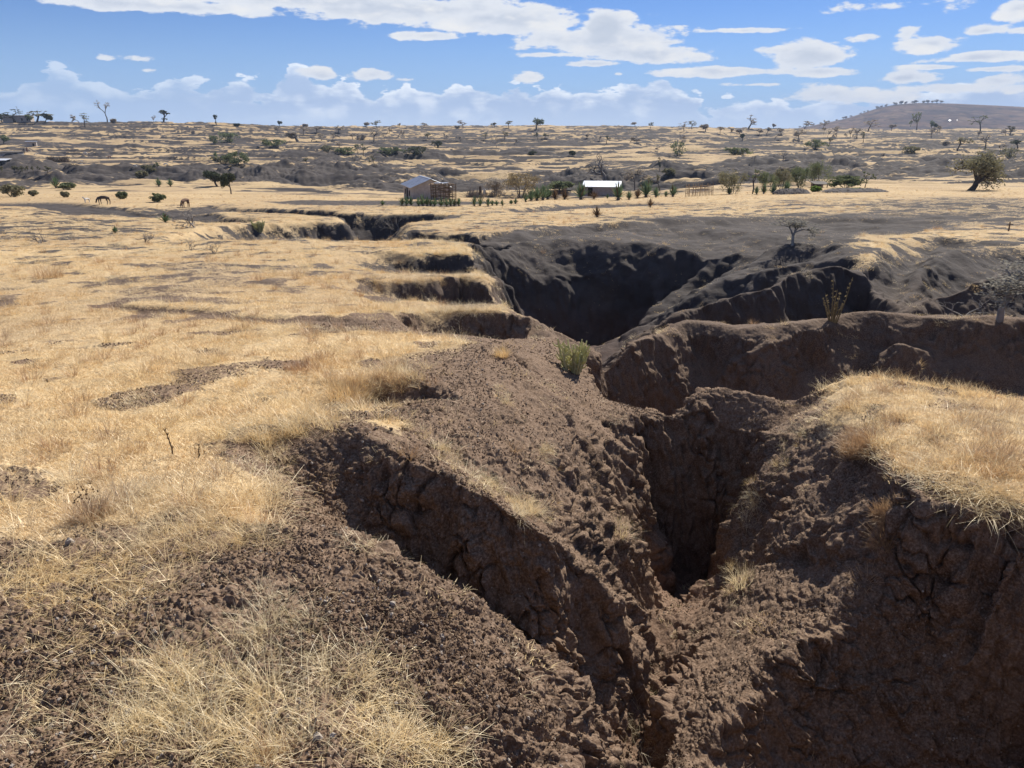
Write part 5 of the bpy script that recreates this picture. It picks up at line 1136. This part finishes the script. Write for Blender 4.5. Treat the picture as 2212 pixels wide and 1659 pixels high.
def house():
    p = hit(*Z2(1385, 962)); rz = R(17); w, d, h, rg_ = 4.5, 7.0, 2.1, 3.0
    cen = np.array([p[0], p[1], 0])+np.array(Matrix.Rotation(rz, 3, 'Z')@Vector((w/2, d/2, 0))); cen[2] = on_base(cen, w, d, rz)-.05
    e = empty('farm_house', cen, 'grey mud-walled house with a pale tin gable roof, standing alone mid-distance', 'house', None, rz)
    m = MB(); wall_ring(m, w, d, h)
    for y, t in ((-d/2+.001, .176), (d/2-.177, .176)): m.add([(-w/2, y, h), (w/2, y, h), (0, y, rg_), (-w/2, y+t, h), (w/2, y+t, h), (0, y+t, rg_)], [(0, 1, 2), (5, 4, 3), (0, 2, 5, 3), (1, 4, 5, 2), (0, 3, 4, 1)])
    m.build('wall', M_mud, e)
    r = MB(); sl = (rg_-h)/(w/2); ov = .35
    tin_slope(r, -w/2-ov, h-sl*ov+.05, 0, rg_+.05, -d/2-.3, d/2+.3); tin_slope(r, w/2+ov, h-sl*ov+.05, 0, rg_+.05, -d/2-.3, d/2+.3); r.build('roof', M_tin, e)
    c = MB(); c.box((0, 0, rg_+.085), (.3, d+.62, .03)); c.build('ridge_cap', M_tin, e)
    window(e, -w/2-.03, -1.2, 1.25, .45, .6, -1); window(e, -w/2-.03, 1.9, 1.25, .45, .6, -1)
    b = MB(); b.box((-w/2-.02, .5, .9), (.05, .8, 1.8)); b.build('door', M_dim, e)
    return e
def pen():
    p = hit(*Z2(1668, 972)); k = m_per_px(p); e = empty('livestock_pen', p, 'dark stick pen leaning against the right side of the grey house', 'pen', None, R(14)); rg = np.random.default_rng(2); h = 1.75
    A, B_, D_ = (-1.6, .25), (0, 0), (1.35, .7); E_ = (-.6, 2.0)
    for (a, b, nm) in ((A, B_, 'rail_panel'), (B_, D_, 'rail_panel'), (A, E_, 'rail_panel'), (D_, E_, 'rail_panel')):
        q = MB(); n = 11
        for i in range(n):
            z = .1+h*.92*i/(n-1); q.tube([(a[0]-.06, a[1], z+rg.normal(0, .03)), ((a[0]+b[0])/2, (a[1]+b[1])/2+rg.normal(0, .03), z+rg.normal(0, .04)), (b[0]+.06, b[1], z+rg.normal(0, .03))], [.035, .04, .03], 5)
        q.build(nm, M_stick, e)
        for t in np.linspace(0, 1, 4)[:3]:
            f = MB(); x, y = a[0]+(b[0]-a[0])*t, a[1]+(b[1]-a[1])*t; f.tube([(x, y-.05, -.1), (x+rg.normal(0, .03), y-.05, h*rg.uniform(1., 1.12))], [.05, .04], 6); f.build('post', M_stick, e)
    t = MB()
    for i in range(8): x = -1.9+i*.42; t.tube([(x, .1, h+.05), (x*.5, 1.9, h+.12)], [.04, .03], 5)
    t.build('pole_roof', M_wood, e); g = MB(); g.box((-.3, .9, h+.16), (1.6, .9, .04), .1); g.build('roof_sheet', M_tin, e)
def shed(name, f, x, y, w, d, h, rz, slope, wall, roof, label, cat, opening=None, k0=None):
    p = hit(*f(x, y)); k_ = m_per_px(p)
    if k0: w, d, h, slope = w*k_, d*k_, h*k_, slope*k_; opening = [(a*k_, b*k_, c*k_, e_*k_, nm) for a, b, c, e_, nm in (opening or [])]
    cen = np.array([p[0], p[1], 0.])+np.array(Matrix.Rotation(rz, 3, 'Z')@Vector((0, d/2, 0))); cen[2] = on_base(cen, w, d, rz)-.05
    e = empty(name, cen, label, cat, None, rz); m = MB(); wall_ring(m, w, d, h); m.build('wall', wall, e)
    r = MB(); a = math.atan2(slope, d); tin = MB(); n = int((w+.6)/.16)*2; xs = np.linspace(-w/2-.3, w/2+.3, n+1); vs = []
    for i, xx in enumerate(xs):
        o = .022*(i % 2); vs += [(xx, -d/2-.35, h+.06+o), (xx, -d/2-.35, h+.09+o), (xx, d/2+.3, h+.06+slope+o), (xx, d/2+.3, h+.09+slope+o)]
    fs = []
    for i in range(n): q, b = i*4, i*4+4; fs += [(q+1, b+1, b+3, q+3), (q, q+2, b+2, b), (q, b, b+1, q+1), (q+2, q+3, b+3, b+2)]
    r.add(vs, fs+[(0, 1, 3, 2), (n*4, n*4+2, n*4+3, n*4+1)]); r.build('roof', roof, e)
    g = MB(); g.box((0, d/2-.09, h+slope/2), (w, .16, max(slope, .02))); g.build('back_wall', wall, e)
    for (ox, oz, ow, oh, nm) in (opening or []): b = MB(); b.box((ox, -d/2-.012, oz), (ow, .05, oh)); b.build(nm, M_dim, e)
    return e
def build_places():
    house(); pen()
    shed('low_hut', Z3, 810, 932, 5.2, 4.4, 1.5, R(-9), .55, M_pink, M_white, 'low pale-walled hut with a dazzling white roof among big sisals', 'hut', [(-1.6, .75, .7, 1.4, 'door')])
    # left hand settlement
    shed('long_hut', Z1, 70, 562, 48, 16, 12.5, R(-6), 2, M_block, M_old, 'long pale hut with dark doorways and an old flat roof at the left edge', 'hut', [(-4, 4.5, 4, 9, 'door'), (8, 4.5, 4, 9, 'door'), (21, 4.5, 4, 9, 'door')], True)
    shed('small_hut', Z1, 275, 502, 19, 14, 11, R(24), .6, M_block, M_tin, 'small square pale hut above the long hut at left', 'hut', [(4, 4, 3.5, 7.5, 'door')], True)
    shed('field_hut', Z1, 5, 670, 25, 16, 11, R(-4), 3, M_old, M_white, 'brown-walled hut with a bright roof cut by the left edge', 'hut', [(3, 4, 3.5, 8, 'door')], True)
    shed('hilltop_house', Z1, 150, 293, 54, 22, 15, R(12), 1.5, M_mud, M_old, 'brown house among the trees on the left hilltop', 'house', [(21, 8, 3.5, 5, 'window'), (10, 8, 3.5, 5, 'window')], True)
    p = hit(*Z1(195, 300)); k = m_per_px(p); e = empty('radio_mast', p, 'thin leaning mast beside the hilltop house', 'mast'); m = MB(); H = 140*.248*k; m.tube([(0, 0, 0), (-.09*H, 0, H*.5), (-.17*H, 0, H)], [.12, .1, .06], 6); m.build('pole', M_greybark, e); m = MB(); m.tube([(-.17*H-.5, 0, H*.96), (-.17*H+.5, 0, H*.96)], [.05, .05], 5); m.build('crossbar', M_greybark, e)
    # dark shelter among the bushes
    p = hit(*Z4(500, 835)); e = empty('shelter', p, 'dark open shelter with a sheet metal roof between the bushes', 'shelter', None, R(-6)); k = m_per_px(p); w = 95*.256*k; h = 34*.256*k
    for x in (-w/2, 0, w/2):
        for y in (0, 2.): m = MB(); m.tube([(x, y, -.1), (x, y, h)], [.07, .06], 6); m.build('post', M_stick, e)
    m = MB(); m.box((0, 1., h+.04), (w+.5, 2.8, .06), 0, R(4)); m.build('roof', M_old, e); m = MB(); m.box((0, 2.0, h*.45), (w-.2, .08, h*.85)); m.build('back_panel', M_old, e)
    # stick fence
    p0, p1 = hit(*Z3(1545, 942)), hit(*Z3(1785, 925)); e = empty('stick_fence', p0, 'open fence of thin pale sticks right of the white-roofed hut', 'fence'); rg = np.random.default_rng(9); q = p1-p0
    for i in range(19):
        t = i/18; b = q*t; z = zat(p0[0]+b[0], p0[1]+b[1])-p0[2]; m = MB(); hh = rg.uniform(1.1, 1.5); m.tube([(b[0], b[1], z-.1), (b[0]+rg.normal(0, .08), b[1]+rg.normal(0, .08), z+hh)], [.04, .03], 5); m.build('stake', M_wood, e)
    for zz in (.45, .85, 1.15):
        m = MB(); m.tube([np.array([q[0]*t, q[1]*t, zat(p0[0]+q[0]*t, p0[1]+q[1]*t)-p0[2]+zz+rg.normal(0, .05)])+np.array([0, -.05, 0]) for t in np.linspace(0, 1, 7)], .028, 5); m.build('rail', M_wood, e)
    # brushwood hedge by the pen, its gate post and a sack
    p = hit(*Z2(1925, 945)); k = m_per_px(p); rg = np.random.default_rng(12); m = MB()
    for i in range(240):
        b = np.array([rg.uniform(-1, 1)*60*.248*k, rg.normal(0, .35), 0]); d = rg.normal(0, 1, 3); d[2] = abs(d[2])*1.6; d /= np.linalg.norm(d); m.tube([b, b+d*.7+rg.normal(0, .1, 3), b+d*1.5*rg.uniform(.6, 1.2)], [.03, .022, .008], 3)
    tag(m.build('brushwood_fence', M_dead), 'tangled grey brushwood fence right of the stick pen', 'fence').location = (p[0], p[1], p[2]+CZ)
    p = hit(*Z2(1972, 945)); m = MB(); m.tube([(0, 0, -.1), (.02, 0, .8), (0, .02, 1.55)], [.22, .21, .19], 8); tag(m.build('gate_post', M_bark), 'thick dark gate post in the brushwood fence', 'post').location = (p[0], p[1], p[2]+CZ)
    p = hit(*Z2(2008, 920)); m = MB(); m.lathe([(.12, 0), (.26, .12), (.24, .5), (.16, .8), (.05, .92)], 9); tag(m.build('white_sack', M_rag, None, True), 'white sack standing by the dark gate post', 'sack').location = (p[0], p[1], p[2]+CZ)
    # round brush enclosure at left
    p = hit(*Z1(512, 637)); k = m_per_px(p); m = MB(); r_ = 70*.248*k
    for i in range(420):
        a = rg.uniform(0, 6.28); b = np.array([r_*math.cos(a), r_*.6*math.sin(a), 0]); d = rg.normal(0, 1, 3); d[2] = abs(d[2])*2; d /= np.linalg.norm(d); m.tube([b, b+d*rg.uniform(.8, 1.7)], [.06, .02], 3)
    tag(m.build('brush_enclosure', M_stick), 'round dark brush enclosure in the left hand fields', 'enclosure').location = (p[0], p[1], p[2]+CZ)
    for x in (15, 120, 170, 200, 250, 300, 330, 415):
        tree('sapling', 'sparse', *Z1(x, 732), 62*.248, (60 if x in (120, 415) else 34)*.248, 'o', 'young olive sapling in the row below the left hand huts', 'sapling', 'saplings in a row below the left hand huts', seed=x)
    # stake on the right
    p = hit(2178, 499); k = m_per_px(p); m = MB(); m.tube([(0, 0, -.05), (.01, 0, .3*18*k), (0, 0, 20*k)], [.03, .028, .02], 6); m.tube([(-.1, 0, 13*k), (.12, 0, 14*k)], .018, 5); tag(m.build('wooden_stake', M_stick), 'short dark forked stake on the grass at the right edge', 'stake').location = (p[0], p[1], p[2]+CZ)
    for x, y, w, h, lab in ((300, 888, 300, 62, 'rounded heap of dug dark soil before the bush belt'), (850, 874, 560, 46, 'long low heap of dark soil right of the rounded one')):
        p = hit(*Z4(x, y)); k = m_per_px(p)*.256; m = MB(); n, q = 40, 14; vs = []; rg = np.random.default_rng(x)
        for i in range(n+1):
            for j in range(q+1):
                a, b = i/n*2-1, j/q*2-1; z = max(0, 1-a*a*a*a-b*b)**.7; vs.append((a*w*k/2, b*1.6+1.6, z*h*k*.62*(1+.25*float(pn2(i*.5, j*.6, x % 7)))+.02*rg.normal()-.06))
        m.add(vs, [(i*(q+1)+j, (i+1)*(q+1)+j, (i+1)*(q+1)+j+1, i*(q+1)+j+1) for i in range(n) for j in range(q)]); o = m.build('soil_heap', plain('heap_soil', (.085, .072, .068), (.06, .05, .048), 5., bump=.4)); o.location = (p[0], p[1], p[2]+CZ); tag(o, lab, 'soil heap')

# ------------------------------------------------------------------ animals and people
def skin(name, pts, edges, rad, mat, parent=None, lv=1):
    me = bpy.data.meshes.new(name); me.from_pydata([tuple(p) for p in pts], edges, []); me.materials.append(mat)
    o = bpy.data.objects.new(name, me); C.objects.link(o); o.modifiers.new('skin', 'SKIN'); sv = me.skin_vertices[0].data
    for i, r in enumerate(rad):
        sv[i].radius = (r, r) if not isinstance(r, tuple) else r
        sv[i].use_root = (i == 0)
    s = o.modifiers.new('sub', 'SUBSURF'); s.levels = lv; s.render_levels = lv
    if parent is not None: o.parent = parent
    return o
def quadruped(name, u, v, length, rz, mat, label, cat, graze=True, ears=.16, tail=.45, horns=False, lp=None):
    """body length in metres; the head points along local -x"""
    p = hit(u, v); k = length*.62/1.5
    P_ = [(.0, 0, .92), (-.32, 0, .94), (-.60, 0, .93), (.30, 0, .95), (.60, 0, .97), (.72, 0, .90)]; Rr = [.235, .235, .215, .22, .20, .10]; E = [(0, 1), (1, 2), (0, 3), (3, 4), (4, 5)]
    neck = [(-.80, 0, .86), (-1.0, 0, .62), (-1.10, 0, .42), (-1.19, 0, .20)] if graze else [(-.78, 0, 1.1), (-.92, 0, 1.32), (-1.08, 0, 1.33), (-1.28, 0, 1.22)]
    b = 2
    for q, r in zip(neck, (.13, .095, .105, .06)): P_.append(q); Rr.append(r); E.append((b, len(P_)-1)); b = len(P_)-1
    hd = len(P_)-2
    for s in (-1, 1):
        fx = -.58+.05*s; b = 2
        for q, r in (((fx, .13*s, .72), .10), ((fx-.03, .13*s, .42), .058), ((fx+.0, .13*s, .10), .042), ((fx-.05, .13*s, .02), .05)): P_.append(q); Rr.append(r); E.append((b, len(P_)-1)); b = len(P_)-1
        hx = .56+.09*s; b = 4
        for q, r in (((hx-.04, .14*s, .70), .125), ((hx+.10, .14*s, .44), .062), ((hx+.04, .14*s, .12), .042), ((hx-.01, .14*s, .02), .05)): P_.append(q); Rr.append(r); E.append((b, len(P_)-1)); b = len(P_)-1
        P_.append((P_[hd][0]+.10, .09*s, P_[hd][2]+.12+ears)); Rr.append(.03); E.append((hd, len(P_)-1))
    P_.append((.80, 0, .90-tail)); Rr.append(.022); E.append((5, len(P_)-1))
    e = empty(name, p, label, cat, None, rz, k); skin('body', P_, E, Rr, mat, e); m = MB(); m.tube([(.79, 0, .93-tail), (.80, 0, .70-tail)], [.03, .045], 6); m.build('tail_tuft', M_goatb if mat is not M_goatw else M_goatw, e)
    if horns:
        for s in (-1, 1): m = MB(); q = P_[hd]; m.tube([(q[0]+.05, .05*s, q[2]+.08), (q[0]+.13, .09*s, q[2]+.25)], [.025, .008], 5); m.build('horn', M_dead, e)
    return e
def person(u, v, h, rz, cloth, label):
    p = hit(u, v); e = empty('person', p, label, 'person', None, rz, h/1.7)
    P_ = [(0, 0, .95), (0, 0, 1.2), (0, .01, 1.40), (0, 0, 1.50), (0, -.01, 1.62), (0, -.02, 1.70)]; Rr = [(.15, .11), (.15, .11), (.16, .10), .055, .098, .06]; E = [(0, 1), (1, 2), (2, 3), (3, 4), (4, 5)]
    for s in (-1, 1):
        b = 2
        for q, r in (((.19*s, 0, 1.38), .06), ((.24*s, .02, 1.10), .045), ((.25*s, -.06, .86), .035), ((.25*s, -.09, .76), .035)): P_.append(q); Rr.append(r); E.append((b, len(P_)-1)); b = len(P_)-1
        b = 0
        for q, r in (((.09*s, 0, .82), .085), ((.10*s, -.03*s, .48), .06), ((.10*s, .05*s, .09), .042), ((.10*s, -.10+.05*s, .03), .04)): P_.append(q); Rr.append(r); E.append((b, len(P_)-1)); b = len(P_)-1
    skin('body', P_, E, Rr, M_skin, e); m = MB(); m.lathe([(.20, .42), (.19, .7), (.175, .95), (.18, 1.2), (.21, 1.38), (.10, 1.47)], 12); m.build('clothing', cloth, e, True)
def build_life():
    quadruped('donkey', *Z1(912, 1008), 1.55, R(-6), M_donk, 'dark grey donkey grazing with its head down to the left', 'donkey', True, .22)
    quadruped('cow', *Z1(1622, 1034), 1.5, R(82), M_cow, 'brown cow seen from behind grazing at the gully head', 'cow', True, .08, .6)
    quadruped('goat', *Z1(762, 993), .9, R(75), M_goatw, 'white goat standing end-on just left of the donkey', 'goat', False, .05, .12, True)
    for x, y, ln, rz, mt, gz, lab in ((592, 644, 1.4, 10, M_goatb, True, 'largest dark goat beside the brush enclosure'), (650, 641, 1.1, 160, M_goatb, True, 'dark goat second right of the brush enclosure'), (710, 640, 1., 190, M_goatw, True, 'pale goat third right of the brush enclosure'),
        (622, 676, 1., 20, M_goatb, False, 'leftmost dark goat of the three below the enclosure'), (645, 675, .9, 150, M_goatb, True, 'middle dark goat of the three below the enclosure'), (668, 676, 1., 185, M_goatb, True, 'rightmost dark goat of the three below the enclosure'), (710, 662, .9, 20, M_goatw, True, 'pale goat just above the three dark ones'),
        (1175, 683, 1.2, 175, M_goatw, True, 'white goat alone on bare dark ground left of the humps'), (1447, 671, 1.3, 10, M_goatw, True, 'white goat at the grassy humps'), (742, 575, 1.8, 170, M_goatw, True, 'white goat on the pale field below the huts'), (312, 580, 1.2, 10, M_goatw, True, 'white goat on dark ground near the two people')):
        quadruped('goat', *Z1(x, y), ln, R(rz), mt, lab, 'goat', gz, .05, .1, True)
    quadruped('cow', *Z1(957, 610), 1.9, R(80), M_cow, 'brown cow on the pale strip right of the white goat', 'cow', True, .08, .5)
    person(*Z1(213, 567), 1.7, R(20), M_cloth, 'person in dark clothes walking by the long hut'); person(*Z1(239, 552), 1.6, R(-20), M_cloth2, 'person in reddish clothes a few steps behind the other')

# ------------------------------------------------------------------ the hill on the right and what stands on it
HILL = [(1640, 290), (1700, 281), (1760, 270), (1820, 258), (1860, 246), (1900, 232), (1940, 225), (1990, 222), (2050, 223.5), (2110, 226), (2212, 231), (2330, 240), (2500, 262), (2650, 285)]
def hill():
    D = 2450.; m = MB(); n, q = 260, 60; us = np.linspace(HILL[0][0], HILL[-1][0], n+1); vv = np.interp(us, *zip(*HILL)); vv = np.convolve(np.pad(vv, 4, mode='edge'), np.ones(9)/9, 'valid'); X = np.array([P(u, v, D) for u, v in zip(us, vv)]); b = -45.
    vs = np.zeros((n+1, q+1, 3))
    for j in range(q+1):
        t = j/q*2-1; y = D+t*900; f = (1-abs(t))**1.0; f = f*f*(3-2*f) if t > 0 else f**.9
        h = b+(X[:, 2]-b)*f; nz = fbm2(X[:, 0]/90, np.full(n+1, y/70), 4, 71)*10*(1-abs(t))*abs(t)*3
        vs[:, j] = np.stack([X[:, 0]*(y/D), np.full(n+1, y), h+nz], 1)
    m.add(vs.reshape(-1, 3), [(i*(q+1)+j, (i+1)*(q+1)+j, (i+1)*(q+1)+j+1, i*(q+1)+j+1) for i in range(n) for j in range(q)])
    o = m.build('hill', M_hill, None, True); o.location = (0, 0, CZ); o['kind'] = 'structure'
    rg = np.random.default_rng(8); T = []
    for s in range(3):
        t_, k_ = make_tree(('umbrella', 'round', 'umbrella')[s], 13., (19., 15., 24.)[s], 400+s, M_dark, 2400); T.append((t_.mesh('trunk', M_bark), k_.mesh('crown', M_drab)))
    xs = list(np.linspace(1700, 1890, 17))+list(np.linspace(1895, 2035, 15))
    for i, u in enumerate(xs):
        u += rg.normal(0, 3); p = P(u, float(np.interp(u, us, vv))+1.2, D-14); a = T[rg.integers(0, 3)]; s = rg.uniform(.5, .9)*(1.1 if u > 1890 else .8)
        e = empty('hill_tree', p, 'tiny dark tree in the row along the crest of the distant hill', 'tree', 'trees along the crest of the distant hill', rg.uniform(0, 6), s)
        for me, nm in zip(a, ('trunk', 'crown')): c = bpy.data.objects.new(nm, me); C.objects.link(c); c.parent = e
    for z4x, z4y, w, lab in ((1518, 290, 48, 'left tin-roofed house on the lower hill slope'), (1590, 278, 26, 'middle small house on the lower hill slope'), (1642, 276, 34, 'right tin-roofed house on the lower hill slope')):
        u, v = Z4(z4x, z4y); p = P(u, v, 2000.); k = m_per_px(p)*.256
        e = empty('distant_house', p, lab, 'house'); m = MB(); m.box((0, 5, -3), (w*k*.6, 9, 10)); m.build('wall', M_block, e)
        r = MB(); W_ = w*k*.33; r.add([(-W_, -1, 1.8), (W_, -1, 1.8), (W_, 5, 4.6), (-W_, 5, 4.6), (-W_, 11, 1.8), (W_, 11, 1.8)], [(0, 1, 2, 3), (3, 2, 5, 4), (0, 3, 4), (1, 5, 2), (0, 4, 5, 1)]); r.build('roof', M_tin, e)
def clod_mat():
    m, nt = newmat('clod'); k = NG(nt); oi = k.n('ShaderNodeObjectInfo').outputs['Random']; b = k.n('ShaderNodeBsdfPrincipled'); b.inputs['Roughness'].default_value = .95; b.inputs['Specular IOR Level'].default_value = .15
    k.put(b.inputs['Base Color'], k.mix(k.math('POWER', oi, 1.8), col(.088, .056, .037), col(.27, .19, .125))); o = k.n('ShaderNodeOutputMaterial'); nt.links.new(b.outputs[0], o.inputs[0]); return m
def build_pebbles():
    rg = np.random.default_rng(77); ps = []
    for i in range(4):
        bm = bmesh.new(); bmesh.ops.create_icosphere(bm, subdivisions=1 if i > 1 else 2, radius=1.)
        for q in bm.verts: q.co *= 1+.25*float(pn3(q.co.x*1.3+i*3, q.co.y*1.3, q.co.z*1.3))+.16*rg.normal(); q.co.z *= .7
        me = bpy.data.meshes.new('pebble'); bm.to_mesh(me); bm.free(); me.materials.append(M_peb if i < 2 else clod_mat()); ps.append(bpy.data.objects.new('%s_pebble' % 'abcd'[i], me))
    p, nrm, g, r = GROUND['p'], GROUND['n'], GROUND['g'], GROUND['r']; pick = rg.integers(0, len(p), 420000); p, nrm, g, r = p[pick], nrm[pick], g[pick], r[pick]
    cl = pn3(p[:, 0]/.5, p[:, 1]/.5, p[:, 2]/.5, 90)+.6*pn3(p[:, 0]/.13, p[:, 1]/.13, p[:, 2]/.13, 91); steep = 1-nrm[:, 2]
    k = (g < .5) & (rg.uniform(0, 1, len(p)) < np.clip(.30+.75*cl, .03, .8)*(1-.6*sst(.35, .7, steep))); p, nrm, r = p[k], nrm[k], r[k]; m = len(p)
    ix = rg.choice([0, 1, 2, 3], m, p=[.015, .015, .49, .48]); sc = np.maximum(np.exp(rg.normal(-5.55, .42, m)), .0009*r)*np.where(ix < 2, 1.15, 1.)
    print('pebbles', m); scatter_object('pebbles', p+nrm*sc[:, None]*.35, rg.uniform(0, 6, (m, 3)), sc, ix, proto_collection('pebble_prototypes', ps), 'crumbs of soil and small pale pebbles on the bare slopes')

ground = build_ground()
build_grass()
build_trees(); build_sisal(); build_scrub(); build_places(); build_life(); hill(); build_pebbles()
# ------------------------------------------------------------------ air: far slopes and the hill fade towards blue
def haze():
    m = MB(); lo, hi = CZ-47., CZ+130.; m.box((0, 0, (lo+hi)/2), (8200, 8200, hi-lo)); mt, nt = newmat('haze'); v = nt.nodes.new('ShaderNodeVolumePrincipled'); v.inputs['Density'].default_value = .00015; v.inputs['Color'].default_value = (.58, .74, 1, 1)
    o = nt.nodes.new('ShaderNodeOutputMaterial'); nt.links.new(v.outputs[0], o.inputs['Volume']); b = m.build('haze', mt); tag(b, 'thin pale air between the camera and the far hill', kind='stuff')
haze()
